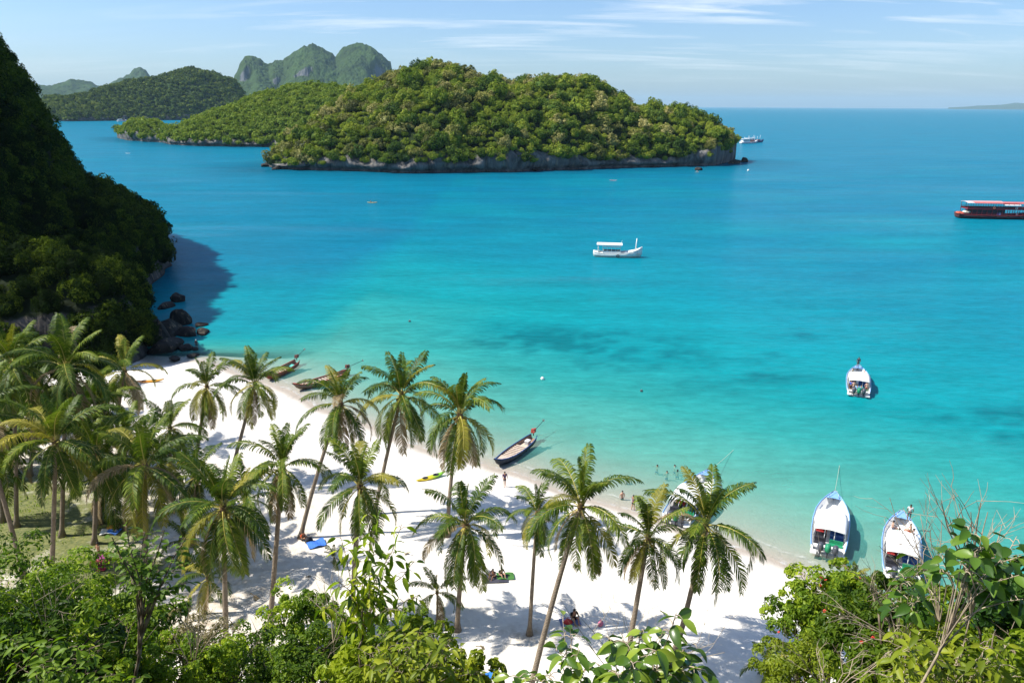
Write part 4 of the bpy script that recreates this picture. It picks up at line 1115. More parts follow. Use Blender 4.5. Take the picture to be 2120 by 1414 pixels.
# ---- speedboats -----------------------------------------------------------
SPD_ST = [(-4.9, 1.42, .82, -.30), (-4.0, 1.52, .82, -.38), (-2, 1.62, .84, -.42), (0, 1.64, .88, -.42), (1.8, 1.52, .95, -.38), (3.2, 1.20, 1.04, -.25), (4.3, .78, 1.14, .0), (5.0, .40, 1.22, .35), (5.55, .07, 1.28, .8)]
def make_speedboat():
    t = thing('speedboat', 'x', 'boat', group='speedboats in the bay')
    MB().loft(hull_loft(SPD_ST, 0.22, 0.16)).build('hull', MWHITE, t, True)
    for sgn in (1, -1):
        xs = np.linspace(-4.85, 5.35, 30); b = MB(); A = []
        for x in xs:
            w, zs, zk = station(SPD_ST, x); A.append([(x, sgn * (w + .012), zs - .10), (x, sgn * (w * .985 + .022), zs - .32)])
        b.loft(A, False, False).build('blue_stripe', MBLUE, t, True)
        P = [(x, sgn * (station(SPD_ST, x)[0] - .04), station(SPD_ST, x)[1] + .05) for x in xs]
        MB().tube(P, .05, 6).build('rub_rail', MBLUE, t, True)
    # fore deck
    fd = []
    for x in np.linspace(4.15, 5.5, 8):
        w, zs, zk = station(SPD_ST, x); fd.append([(x, w - .05, zs + .015), (x, 0, zs + .06), (x, -w + .05, zs + .015)])
    MB().loft(fd, False, False).build('foredeck', MBLUE, t, True)
    MB().tube([(4.2, .45, 1.2), (4.6, .35, 1.5), (5.3, 0.0, 1.58), (4.6, -.35, 1.5), (4.2, -.45, 1.2)], .025, 6).build('bow_rail', MMETAL, t, True)
    for sgn in (1, -1):
        b = MB(); b.loft([[(x, sgn * (station(SPD_ST, x)[0] - .2), .70), (x, sgn * (station(SPD_ST, x)[0] - .62), .70), (x, sgn * (station(SPD_ST, x)[0] - .62), .24), (x, sgn * (station(SPD_ST, x)[0] - .2), .24)] for x in (1.6, 2.4, 3.2)])
        b.build('bow_bench', MWHITE, t)
    # canopy: cambered hard top with a rounded front
    secs = []
    for x, w, dz in ((-3.4, 1.32, 0), (-2.8, 1.36, .03), (-1.6, 1.38, .05), (-.6, 1.36, .05), (.05, 1.28, .03), (.35, 1.06, 0), (.5, .7, -.03)):
        ys = np.linspace(-1, 1, 9)
        secs.append([(x, y * w, 1.74 + dz + .16 * (1 - y * y)) for y in ys] + [(x, y * w * .98, 1.66 + dz + .14 * (1 - y * y)) for y in ys[::-1]])
    MB().loft(secs).build('canopy', MROOFW, t, True)
    for x, y in ((-3.15, 1.3), (-3.15, -1.3), (-1.2, 1.42), (-1.2, -1.42), (.3, 1.2), (.3, -1.2), (-3.15, .42), (-3.15, -.42)):
        MB().tube([(x, y, .3 if abs(y) < .5 else .85), (x, y * .98, 1.76)], .035, 6).build('canopy_post', MWHITE, t, True)
    w = MB(); w.loft([[(.75, 1.28, .92), (1.0, .6, .95), (1.07, 0, .97), (1.0, -.6, .95), (.75, -1.28, .92)], [(.18, 1.1, 1.66), (.35, .6, 1.74), (.4, 0, 1.78), (.35, -.6, 1.74), (.18, -1.1, 1.66)]], False, False)
    w.build('windscreen', MGLASS, t, True)
    for k, (x, m) in enumerate(((-3.55, MGREENV), (-2.6, MDARKIN), (-1.7, MREDV), (-.8, MDARKIN))):
        for y, wd in ((.72, .95), (-.62, 1.15)):
            if k == 0: m2 = MGREENV if y < 0 else MDARKIN
            else: m2 = m if y > 0 else MNAVY
            s_ = MB().box((x, y, .48), (.42, wd, .12)).box((x + .2, y, .70), (.08, wd, .34))
            s_.build('seat', m2, t)
    MB().box((.1, .55, .8), (.5, .8, .9)).build('helm_console', MWHITE, t)
    # transom bench, swim arms and three outboards
    MB().box((-4.45, 0, .62), (.42, 2.5, .14)).build('transom_bench', MWHITE, t)
    for sgn in (1, -1):
        MB().box((-5.12, sgn * 1.15, .34), (.62, .52, .12)).build('swim_step', MWHITE, t)
    for k, y in enumerate((.62, 0, -.62)):
        mt = thing_part('outboard_motor', t)
        c = MB(); secs = []
        for z, a, b_ in ((.62, .22, .17), (.75, .34, .25), (1.05, .38, .27), (1.28, .31, .23), (1.38, .16, .12)):
            secs.append([(-5.12 + a * math.cos(q) - .03, y + b_ * math.sin(q), z) for q in [2 * math.pi * j / 10 for j in range(10)]])
        c.loft(secs).build('cowling', MGREENV if k == 1 else MMOTOR, mt, True)
        MB().loft([[(-5.12 + a * math.cos(q), y + b_ * math.sin(q), z) for q in [2 * math.pi * j / 8 for j in range(8)]] for z, a, b_ in ((.64, .14, .1), (.2, .11, .06), (-.35, .16, .05), (-.5, .22, .06))]).build('drive_leg', MMOTOR, mt, True)
        MB().box((-4.93, y, .55), (.2, .26, .34)).build('bracket', MSHAFT, mt)
    return t
def thing_part(name, parent):
    o = bpy.data.objects.new(name, None); COL.objects.link(o); o.parent = parent; o.empty_display_size = .1; return o
spd0 = make_speedboat()
SPD = [('white speedboat with a green middle motor, moored off the right end of the beach', (1727, 1030), (1712, 1148)),
       ('white speedboat crowded with people, out in the bay on the right', (1777, 765), (1777, 818)),
       ('white and blue speedboat half hidden behind the right hand bushes', (1867, 1075), (1866, 1200)),
       ('white speedboat half hidden behind the right most beach palms', (1462, 985), (1398, 1082))]
SPD_OBJ = []
for k, (lb, bp, sp) in enumerate(SPD):
    o = spd0 if k == 0 else copy_tree(spd0)
    bow = G(*bp, 1.15); st_ = G(*sp, .3)
    a = heading(bow, st_); d = Vector((math.cos(a), math.sin(a), 0))
    o.location = (st_.x + d.x * 5.1, st_.y + d.y * 5.1, 0.0); o.rotation_euler = (0, 0, a); o['label'] = lb
    SPD_OBJ.append((o, a))
def rope(label, a, b, sag=.15, r=.018, nm='mooring_rope'):
    a = Vector(a); b = Vector(b); P = [a.lerp(b, k / 10) - Vector((0, 0, sag * 4 * (k / 10) * (1 - k / 10))) for k in range(11)]
    return tag(MB().tube(P, r, 5).build(nm, MROPE, None, True), label, 'rope', 'mooring ropes')
def on_boat(k, x, y, z):
    o, a = SPD_OBJ[k]
    return Vector(o.location) + Matrix.Rotation(a, 3, 'Z') @ Vector((x, y, z))
rope('pale anchor rope running from the bow of the speedboat by the beach end', on_boat(0, 5.5, 0, 1.25), G(1743, 935, -.4), .2)
rope('pale anchor rope from the speedboat hidden behind palms', on_boat(3, 5.5, 0, 1.25), G(1541, 908, -.4), .2)
rope('thin rope from the bow of the dark longtail boat to the sand', G(1022, 955, 1.1), ground(990, 985), .3)
rope('stern line of the dark longtail boat stretching into the water', G(1112, 902, .6), G(1180, 884, -.3), .1, .012)
rope('thin rope from the brown longtail boat to the beach', G(609, 798, 1.1), ground(585, 835), .2)

# ---- white fishing boat ----------------------------------------------------
def fishing_boat():
    s_ = G(1228, 528, .3); b_ = G(1329, 531, .3)
    L = (b_ - s_).length; mid = (s_ + b_) / 2; h = L / 2
    t = thing('fishing_boat', 'white wooden fishing boat with open cabin and bow mast in mid bay', 'boat', (mid.x, mid.y, 0), heading(b_, s_))
    st = [(-h, 1.2, 1.35, .25), (-h * .9, 1.5, 1.2, -.3), (-h * .5, 1.75, 1.0, -.5), (0, 1.8, 1.1, -.5), (h * .45, 1.6, 1.35, -.45), (h * .75, 1.0, 1.85, -.3), (h * .92, .4, 2.45, .1), (h * 1.0, .06, 2.9, 1.0)]
    MB().loft(hull_loft(st, .55, .12)).build('hull', plain('white_boat_paint', (.72, .74, .70), .5, .08, 1.5, wear=(.4, .42, .36)), t, True)
    for sg in (1, -1):
        xs = np.linspace(-h, h * .98, 24)
        MB().tube([(x, sg * station(st, x)[0], station(st, x)[1] + .05) for x in xs], .09, 6).build('gunwale', MWHITE, t, True)
        bo = MB(); bo.loft([[(x, sg * (station(st, x)[0] * .96 + .03), -.05), (x, sg * (station(st, x)[0] * .985 + .03), .28)] for x in xs[1:-1]], False, False); bo.build('waterline_band', plain('green_band', (.16, .30, .26), .6), t, True)
    MB().box((h * .55, 0, 1.0), (h * .7, 2.0, .06)).build('foredeck', MWOOD, t)
    x0, x1 = -h * .80, h * .12
    MB().box(((x0 + x1) / 2, 0, 3.35), (x1 - x0 + .8, 3.5, .12)).box(((x0 + x1) / 2, 0, 3.2), (x1 - x0 + .5, 3.3, .18)).build('cabin_roof', MROOFW, t)
    MB().box((x0 + .5, 0, 3.5), (1.2, 1.6, .2)).build('roof_hatch', MWHITE, t)
    for sg in (1, -1):
        w = MB()
        w.box(((x0 + 1.2 + x1) / 2, sg * 1.35, 1.35), (x1 - x0 - 1.2, .08, .7)); w.box(((x0 + 1.2 + x1) / 2, sg * 1.35, 2.85), (x1 - x0 - 1.2, .08, .35))
        w.build('cabin_side', MWHITE, t)
        for k in range(5):
            x = x0 + 1.2 + (x1 - x0 - 1.3) * k / 4
            MB().box((x, sg * 1.36, 2.2), (.12, .1, 1.3)).build('cabin_pillar', MWHITE, t)
        MB().tube([(x0, sg * 1.4, 1.0), (x0, sg * 1.4, 3.3)], .09, 6).build('roof_post', MWHITE, t, True)
    MB().box((x1 - .1, 0, 1.9), (.1, 2.6, 1.9)).build('cabin_front', MDARKIN, t)
    MB().box(((x0 + x1) / 2 + .3, 0, 1.3), ((x1 - x0) * .6, 1.6, .9)).build('engine_box', MDARKIN, t)
    MB().box((h * .42, 0, 1.25), (1.8, 1.2, .35), taper=.9).build('hold_cover', MWHITE, t)
    MB().tube([(h * .72, 0, 1.0), (h * .76, 0, 5.0)], [.16, .11], 8).build('mast', MWHITE, t, True)
    MB().tube([(x1, .4, 3.4), (x1 + .3, .4, 4.3)], .04, 6).build('antenna', MWHITE, t, True)
    ty = MB(); ty.tube([(.1 + .32 * math.cos(a), -1.86, .55 + .32 * math.sin(a)) for a in np.linspace(0, 6.283, 13)], .09, 6, False); ty.build('tyre_fender', MTYRE, t, True)
fishing_boat()

# ---- red double-deck ferry -------------------------------------------------
def ferry():
    MFR = plain('ferry_red', (.20, .025, .032), .55, .15, 1.2, wear=(.18, .1, .1))
    MFD = plain('ferry_dark_hull', (.05, .018, .022), .5, .1, 1.0)
    MPINK = plain('faded_red_awning', (.46, .12, .12), .7, .08, .8)
    st_ = G(1980, 449, .3); h = 15.0
    hd = R(-6.0)
    d = Vector((math.cos(hd), math.sin(hd), 0)); mid = st_ + d * h
    t = thing('tour_ferry', 'dark red double deck wooden ferry with white awnings at the right edge', 'boat', (mid.x, mid.y, 0), hd)
    st = [(-h, 2.2, 1.7, .1), (-h * .9, 2.7, 1.5, -.5), (-h * .4, 3.0, 1.3, -.8), (h * .3, 2.9, 1.35, -.8), (h * .7, 2.1, 1.8, -.6), (h * .92, .9, 2.6, .1), (h, .1, 3.1, 1.2)]
    MB().loft(hull_loft(st, .8, .15)).build('hull', MFD, t, True)
    for sg in (1, -1):
        xs = np.linspace(-h, h * .98, 24)
        MB().tube([(x, sg * station(st, x)[0], station(st, x)[1] + .06) for x in xs], .14, 6).build('gunwale', MFR, t, True)
    a, b = -h * .86, h * .62
    MB().box(((a + b) / 2, 0, 3.45), (b - a, 5.4, .16)).build('upper_deck', MFR, t)
    MB().box((a * .5 + b * .1, 0, 2.2), ((b - a) * .5, 4.4, 2.2)).build('saloon', MDARKIN, t)
    for sg in (1, -1):
        for k in range(14):
            x = a + (b - a) * k / 13
            MB().box((x, sg * 2.55, 2.35), (.14, .12, 2.2)).build('lower_post', MFR, t)
            MB().box((x, sg * 2.6, 4.5), (.1, .1, 2.1)).build('upper_post', MFR, t)
        for z, n_ in ((1.95, 'lower_rail'), (3.9, 'upper_rail'), (4.25, 'upper_rail')):
            MB().box(((a + b) / 2, sg * 2.62, z), (b - a, .07, .09)).build(n_, MFR, t)
        MB().box(((a + b) / 2, sg * 2.6, 3.72), (b - a, .05, .4)).build('deck_fascia', MFR, t)
    def awning(n, x0, x1, z, w, m):
        secs = [[(x, y * w, z + .35 * (1 - y * y)) for y in np.linspace(-1, 1, 9)] + [(x, y * w, z - .10 + .35 * (1 - y * y)) for y in np.linspace(1, -1, 9)] for x in (x0, x1)]
        MB().loft(secs).build(n, m, t)
    awning('stern_awning', a - .3, a + 2.0, 5.65, 2.8, plain('faded_awning', (.62, .50, .50), .7, .06, .8))
    awning('red_awning', a + 2.02, a + (b - a) * .52, 5.6, 2.9, MPINK)
    awning('ridge_cover', a + 1.5, a + (b - a) * .55, 5.78, 1.5, plain('pink_cover', (.60, .30, .29), .7, .06, .8))
    awning('white_awning', a + (b - a) * .56, a + (b - a) * .80, 5.0, 2.9, MROOFW)
    awning('fore_awning', a + (b - a) * .53, b - .8, 5.55, 2.2, MPINK)
    MB().box((b - .2, 0, 4.6), (2.0, 3.2, 2.0)).build('wheelhouse', MFR, t)
    MB().box((b - .2, 0, 5.7), (2.5, 3.8, .15)).build('wheelhouse_roof', MFR, t)
    MB().tube([(b - 2.2, 0, 5.3), (b - 2.2, 0, 8.0)], .08, 6).build('mast', MWHITE, t, True)
    MB().tube([(b + 4, 0, 2.4), (b + 4.6, 0, 6.0)], .08, 6).build('bow_mast', MWHITE, t, True)
    for k, x in enumerate((-h * .98, -h * .82)):
        c = MB(); c.box((x, -1.2 + k * .3, 2.1 + .3 * k), (2.0, 2.4, .5), taper=.7); c.build('life_raft', plain('orange_raft%d' % k, ((.55, .10, .05), (.60, .58, .48))[k], .6), t)
    for x, m in ((-4.0, MREDV), (3.5, MWHITE)):
        MB().tube([(x + .35 * math.cos(q), -2.7, 4.0 + .35 * math.sin(q)) for q in np.linspace(0, 6.283, 13)], .09, 6, False).build('life_ring', plain('ring_%d' % int(x), (.62, .2, .12) if x < 0 else (.6, .55, .52), .6), t, True)
    for x in (-9, -3.2, 1.0, 5.5, 9.5):
        MB().tube([(x + .4 * math.cos(q), -3.05, .9 + .4 * math.sin(q)) for q in np.linspace(0, 6.283, 13)], .12, 6, False).build('tyre_fender', MTYRE, t, True)
    for k, (x, m) in enumerate(((-2.4, MNAVY), (-1.6, MBLUE), (4.2, MWHITE), (-6, MDARKIN), (7.2, MDARKIN))):
        MB().box((x, -2.3, 1.75), (.5, .4, .9)).build('deck_cargo', m, t)
ferry()

# ---- far boats moored behind the island tip --------------------------------
def far_boat(label, px0, px1, py, off, hullc, seed):
    a = G(px0, py, .2); b = G(px1, py - 1, .2); L = (b - a).length; h = L / 2; mid = (a + b) / 2 + Vector((0, off, 0))
    t = thing('moored_boat', label, 'boat', (mid.x, mid.y, 0), heading(b, a), 'boats moored behind the island')
    st = [(-h, 2.0, 1.9, .1), (-h * .6, 2.6, 1.5, -.6), (0, 2.7, 1.4, -.7), (h * .6, 2.1, 2.0, -.6), (h * .9, .8, 3.2, .3), (h, .1, 3.8, 1.3)]
    MB().loft(hull_loft(st, .8, .15)).build('hull', plain('far_hull%d' % seed, hullc, .5), t, True)
    MB().box((-h * .45, 0, 3.0), (h * .8, 3.6, 3.2)).build('cabin', MWHITE, t)
    MB().box((-h * .45, 0, 3.4), (h * .7, 3.64, .8)).build('window_band', MGLASS, t)
    MB().box((-h * .45, 0, 4.75), (h * .95, 4.2, .3)).build('cabin_roof', MROOFW, t)
    MB().box((h * .3, 0, 2.4), (h * .5, 3.0, 1.6)).build('deck_load', plain('far_load%d' % seed, (.35, .13, .10), .7), t)
    for k, x in enumerate((-h * .6, -.1 * h, h * .3, h * .6)):
        MB().tube([(x, 0, 2), (x + .3, 0, 7 + (k % 2))], .12, 5).build('mast', MWHITE, t, True)
far_boat('white moored fishing boat beside the right tip of the wooded island', 1533, 1568, 297.5, 0, (.62, .62, .64), 1)
far_boat('dark hulled boat moored alongside the white one off the island tip', 1546, 1585, 296.5, 8, (.05, .10, .20), 2)
far_boat('small white boat by the low far shore at the strait', 243, 262, 252, 0, (.7, .7, .7), 3)

# ================================================================== KAYAKS, BUOYS
def kayak(label, p, rz, c1, c2, L=3.4, group=None, tilt=0.0):
    t = thing('kayak', label, 'kayak', tuple(p), rz, group)
    secs = []
    for x in np.linspace(-L / 2, L / 2, 15):
        u = 2 * x / L; w = .40 * (1 - abs(u) ** 2.3) + .02; zb = .02 + .20 * abs(u) ** 3; zt = .27 + .12 * abs(u) ** 2.5
        secs.append([(x, w * math.cos(q), (zb + zt) / 2 + (zt - zb) / 2 * math.sin(q)) for q in [2 * math.pi * j / 12 for j in range(12)]])
    m, nt, out = new_mat('kayak_plastic')
    tcx = N(nt, 'ShaderNodeTexCoord'); sp = N(nt, 'ShaderNodeSeparateXYZ'); nt.links.new(tcx.outputs['Object'], sp.inputs[0])
    f = math_n(nt, 'ADD', math_n(nt, 'MULTIPLY', sp.outputs[0], 1 / L), math_n(nt, 'MULTIPLY', noise_n(nt, tcx.outputs['Object'], 2.0, 3), .8))
    pb = N(nt, 'ShaderNodeBsdfPrincipled'); pb.inputs['Roughness'].default_value = .4
    nt.links.new(ramp(nt, f, [(.2, c1), (.7, c2)]), pb.inputs['Base Color']); nt.links.new(pb.outputs[0], out.inputs['Surface'])
    MB().loft(secs).build('hull', m, t, True)
    for x in (-.75, .55):
        s_ = MB(); s_.loft([[(x + .36 * k * math.cos(q), .25 * k * math.sin(q), z) for q in [2 * math.pi * j / 10 for j in range(10)]] for k, z in ((1.0, .295), (.9, .31), (.75, .285))])
        s_.build('seat_well', MDARKIN, t, True)
    return t
p = ground(893, 990); q0 = ground(870, 996); q1 = ground(918, 984)
kayak('yellow and green kayak lying on the dry sand', p, heading(q1, q0), (.62, .46, .02), (.22, .50, .04), 3.5)
p = ground(311, 791); kayak('orange kayak lying on the sand near the headland rocks', p, .25, (.62, .22, .02), (.60, .30, .02), 3.6)
FLOATK = [('yellow kayak with a paddler in the middle of the bay', (771, 420), .1, (.62, .45, .05), (.6, .4, .05)),
          ('pink kayak afloat in front of the wooded island', (1270, 374), 0, (.60, .20, .22), (.62, .35, .35)),
          ('pale kayak close to the brown rock at the island end', (1443, 357), .7, (.62, .55, .35), (.6, .4, .25)),
          ('tiny white rowing boat far out on the left water', (265, 318), 0, (.7, .7, .65), (.65, .62, .55))]
KP = []
for lb, px, rz, c1, c2 in FLOATK:
    p = G(*px, 0); KP.append((p, rz)); kayak(lb, (p.x, p.y, -.08), rz, c1, c2, 4.0, 'kayaks on the water')
def buoy(label, px, r, col):
    p = G(*px, 0.1)
    t = thing('mooring_buoy', label, 'buoy', (p.x, p.y, 0), 0, 'mooring buoys')
    MB().ball((0, 0, r * .4), r, 10, 7).build('float', plain('buoy_float', col, .4), t, True)
    MB().tube([(0, 0, r * 1.3), (0, 0, r * 1.75)], r * .14, 6).build('ring_post', MMETAL, t, True)
buoy('white round buoy right of the tall middle palms beside the reef', (1123, 784), .28, (.8, .8, .78))
buoy('pale buoy off the right tip of the wooded island', (1549, 354), .7, (.7, .75, .7))
buoy('small dark buoy in the pale water above the middle palms', (848, 665), .22, (.08, .09, .1))
buoy('small dark float near the end of the reef', (1328, 809), .2, (.06, .07, .08))

# ================================================================== PEOPLE
SKIN = [plain('skin_tan', (.42, .22, .13), .55, .06, 8.0), plain('skin_fair', (.58, .35, .25), .55, .06, 8.0), plain('skin_deep', (.22, .11, .065), .55, .06, 8.0)]
HAIRM = plain('dark_hair', (.02, .015, .012), .5, .1, 20.0)
CL = {}
def cloth(c):
    if c not in CL: CL[c] = plain('cloth_%d' % len(CL), c, .85, .12, 14.0)
    return CL[c]
POSES = {}
def pose_stand(armup=0.0, stride=.05):
    j = {'pel': (0, 0, .93), 'bel': (0, .01, 1.08), 'che': (0, 0, 1.28), 'nec': (0, 0, 1.46), 'hea': (0, .015, 1.56), 'top': (0, .02, 1.66)}
    for s, n in ((-1, 'L'), (1, 'R')):
        st = stride * s
        j.update({'hip' + n: (s * .09, 0, .90), 'kne' + n: (s * .10, .03 + st, .50), 'ank' + n: (s * .10, -.02 + st * 1.6, .09), 'toe' + n: (s * .115, .12 + st * 1.6, .04),
                  'sho' + n: (s * .18, -.01, 1.40), 'elb' + n: (s * .25, -.02 + armup * .18, 1.14 + armup * .05), 'wri' + n: (s * .24, .08 + armup * .22, .93 + armup * .25), 'han' + n: (s * .235, .13 + armup * .24, .85 + armup * .30)})
    return j
def pose_sit():
    j = {'pel': (0, 0, .12), 'bel': (0, .0, .27), 'che': (0, .05, .47), 'nec': (0, .09, .65), 'hea': (0, .12, .74), 'top': (0, .14, .84)}
    for s, n in ((-1, 'L'), (1, 'R')):
        j.update({'hip' + n: (s * .10, .02, .12), 'kne' + n: (s * .15, .36, .40), 'ank' + n: (s * .12, .56, .08), 'toe' + n: (s * .13, .70, .04),
                  'sho' + n: (s * .18, .05, .58), 'elb' + n: (s * .27, .18, .36), 'wri' + n: (s * .16, .36, .34), 'han' + n: (s * .12, .43, .36)})
    return j
def pose_chair():
    j = {'pel': (0, 0, .10), 'bel': (0, -.01, .25), 'che': (0, 0, .45), 'nec': (0, .02, .63), 'hea': (0, .04, .72), 'top': (0, .05, .82)}
    for s, n in ((-1, 'L'), (1, 'R')):
        j.update({'hip' + n: (s * .10, .02, .10), 'kne' + n: (s * .12, .44, .12), 'ank' + n: (s * .12, .48, -.28), 'toe' + n: (s * .13, .62, -.32),
                  'sho' + n: (s * .18, .0, .57), 'elb' + n: (s * .25, .08, .32), 'wri' + n: (s * .17, .30, .24), 'han' + n: (s * .14, .38, .22)})
    return j
def pose_swim():
    j = pose_stand(.0, .12)
    for s, n in ((-1, 'L'), (1, 'R')):
        j.update({'elb' + n: (s * .38, .16, 1.32), 'wri' + n: (s * .42, .38, 1.36), 'han' + n: (s * .40, .48, 1.37)})
    return j
RADII = {'pel': .125, 'bel': .115, 'che': .135, 'nec': .055, 'hea': .088, 'top': .080, 'hip': .088, 'kne': .058, 'ank': .040, 'toe': .032, 'sho': .062, 'elb': .042, 'wri': .030, 'han': .036}
EDGES = [('pel', 'bel'), ('bel', 'che'), ('che', 'nec'), ('nec', 'hea'), ('hea', 'top')] + [e for n in 'LR' for e in (('pel', 'hip' + n), ('hip' + n, 'kne' + n), ('kne' + n, 'ank' + n), ('ank' + n, 'toe' + n), ('che', 'sho' + n), ('sho' + n, 'elb' + n), ('elb' + n, 'wri' + n), ('wri' + n, 'han' + n))]
def skin_mesh(name, J, edges, mat, parent, grow=0.0, rootk='pel', cut=None):
    keys = []
    for a, b in edges:
        for k in (a, b):
            if k not in keys: keys.append(k)
    bm = bmesh.new(); lay = bm.verts.layers.skin.verify()
    vs_ = {}
    for k in keys:
        v = bm.verts.new(J[k]); r = RADII[k[:3]] + grow
        v[lay].radius = (r, r); v[lay].use_root = (k == rootk); vs_[k] = v
    for a, b in edges: bm.edges.new((vs_[a], vs_[b]))
    me = bpy.data.meshes.new(name); bm.to_mesh(me); bm.free(); me.materials.append(mat)
    o = add(name, me, parent)
    m = o.modifiers.new('skin', 'SKIN'); m.use_smooth_shade = True
    s_ = o.modifiers.new('sub', 'SUBSURF'); s_.levels = 1; s_.render_levels = 1
    return o
def person(label, pos, rz, pose, skin=0, shirt=None, shorts=(.05, .06, .12), dress=None, group=None, hairlong=False, scale=1.0, hat=None):
    J = pose() if callable(pose) else pose
    t = thing('person', label, 'person', tuple(pos), rz, group); t.scale = (scale,) * 3
    skin_mesh('body', J, EDGES, SKIN[skin], t)
    lo = [('pel', 'bel')] + [e for n in 'LR' for e in (('pel', 'hip' + n), ('hip' + n, 'mid' + n))]
    J = dict(J)
    for n in 'LR':
        a, b = Vector(J['hip' + n]), Vector(J['kne' + n]); J['mid' + n] = tuple(a.lerp(b, .62)); J['slv' + n] = tuple(Vector(J['sho' + n]).lerp(Vector(J['elb' + n]), .6))
    RADII['mid'] = .080; RADII['slv'] = .052
    if shorts: skin_mesh('shorts', {**J, 'bel': tuple(Vector(J['pel']).lerp(Vector(J['bel']), .4))}, lo, cloth(shorts), t, .014)
    if shirt: skin_mesh('shirt', {**J, 'pel': tuple(Vector(J['pel']).lerp(Vector(J['bel']), .2))}, [('pel', 'bel'), ('bel', 'che')] + [e for n in 'LR' for e in (('che', 'sho' + n), ('sho' + n, 'slv' + n))], cloth(shirt), t, .018)
    hp = Vector(J['hea']); tp = Vector(J['top']); up = (tp - hp).normalized()
    hb = MB(); c = hp + up * .075 - Vector((0, .022, 0))
    hb.ball(tuple(c), (.093, .098, .085), 9, 6)
    if hairlong: hb.ball(tuple(c + Vector((0, -.05, -.13))), (.085, .06, .15), 8, 6)
    hb.build('hair' if not hat else 'cap', cloth(hat) if hat else HAIRM, t, True)
    nz = hp + Vector((0, .092, .03)); MB().ball(tuple(nz), (.014, .02, .022), 6, 4).build('nose', SKIN[skin], t, True)
    return t
PURP = (.10, .05, .12)
p = ground(1045, 1007); person('person in a dark purple shirt standing on wet sand near the dark longtail boat', p, R(200), lambda: pose_stand(.3), 0, PURP, (.06, .04, .05))
p = G(1310, 1056, -.05); person('person in a mauve shirt wading at the edge of the water', (p.x, p.y, gz(p.x, p.y) - .02), R(-60), lambda: pose_stand(.4), 0, (.22, .10, .18), (.05, .05, .08))
p = G(1288, 1031, 0); person('bare backed person wading waist deep near the mauve shirted person', (p.x, p.y, -.85), R(10), pose_stand, 1, None, (.1, .1, .1))
SW = [('swimmer close to the shore, nearest the palms, with only the head showing', (1298, 991), 0), ('swimmer farthest left of the group by the moored speedboat', (1361, 964), 0),
      ('swimmer spreading the arms in the middle of the bathing group', (1381, 977), 1), ('swimmer at the back right of the bathing group', (1397, 964), 1), ('swimmer at the front right of the bathing group', (1403, 974), 0)]
for k, (lb, px, sk) in enumerate(SW):
    p = G(px[0], px[1], .1); person(lb, (p.x, p.y, -1.47), R(40 + 70 * k), pose_swim, sk, None, (.05, .05, .2), group='swimmers', hairlong=k % 2 == 0)
p = ground(208, 1160); person('person without a shirt standing on the lawn behind the red towels', p, R(150), lambda: pose_stand(.5), 0, None, (.07, .05, .05))
p = ground(1187, 1283); person('person dressed in black sitting on the sand in the palm shadow', p, R(200), pose_sit, 0, (.01, .01, .014), (.012, .012, .016), hairlong=True, scale=1.2)
p = ground(248, 1095); person('person in dark red sitting on the grass beside bright towels', p, R(160), pose_sit, 0, (.12, .015, .02), (.03, .03, .05))
p = ground(262, 1090); person('person in dark clothes sitting at the edge of the lawn under the palm', p, R(200), pose_sit, 2, (.02, .02, .03), (.05, .05, .1))
p = ground(626, 1118); person('person in orange sitting against the foot of the leaning palm', p, R(250), pose_sit, 0, (.60, .10, .03), (.03, .03, .04))
p = ground(1022, 1195); person('person in dark clothes resting in the shade behind the lower stout palm', p, R(150), pose_sit, 2, (.03, .03, .04), (.1, .1, .12))
p = ground(1037, 1192); person('second person resting in the shade under the lower stout palm', p, R(210), pose_sit, 1, (.02, .04, .03), (.03, .03, .03))
p = G(407, 716, .3); person('person in a white cap standing in shallow shaded water by the rocks', (p.x, p.y, -.3), R(0), pose_stand, 2, (.05, .05, .07), (.03, .03, .05), hat=(.75, .75, .75))
# people in the boats
def crew(k, x, y, z, lb, pose, rz, **kw):
    o, a = SPD_OBJ[k]; q = on_boat(k, x, y, z); person(lb, tuple(q), a + rz, pose, **kw)
B2 = 'people aboard the crowded speedboat'
crew(1, -4.0, 1.05, .25, 'person in a bright blue shirt standing at the left rear of the crowded speedboat', pose_stand, R(-90), shirt=(.03, .12, .55), shorts=(.02, .02, .03), group=B2)
crew(1, -4.35, .25, .72, 'person in light blue sitting on the stern bench of the crowded speedboat', pose_chair, R(-90), shirt=(.25, .48, .70), shorts=(.1, .1, .1), group=B2)
crew(1, -4.35, -.25, .72, 'person in pale teal sitting next to the light blue shirt on the crowded speedboat', pose_chair, R(-90), shirt=(.15, .42, .50), shorts=(.1, .1, .1), group=B2)
crew(1, -3.9, -.95, .25, 'bare shouldered person at the right rear of the crowded speedboat', pose_stand, R(-90), skin=1, shirt=None, shorts=(.3, .03, .03), group=B2)
crew(1, -4.2, .7, .25, 'bare shouldered person beside the blue shirt on the crowded speedboat', lambda: pose_stand(.2), R(-90), skin=1, group=B2)
crew(1, 4.2, .1, 1.2, 'dark clothed person standing at the very bow of the crowded speedboat', pose_stand, R(-90), skin=2, shirt=(.02, .03, .06), shorts=(.03, .03, .04), group=B2)
crew(1, 2.6, .75, .72, 'person in olive sitting on the left bow bench of the crowded speedboat', pose_chair, R(180), skin=0, shirt=(.12, .12, .06), group=B2)
crew(1, 2.5, -.85, .72, 'person with bare arms sitting on the right bow bench of the crowded speedboat', pose_chair, R(0), skin=1, shirt=(.5, .2, .2), group=B2)
B3 = 'people aboard the speedboat behind the bushes'
crew(2, 2.6, .75, .72, 'person with bare shoulders on the left bow bench of the half hidden speedboat', pose_chair, R(180), skin=1, group=B3)
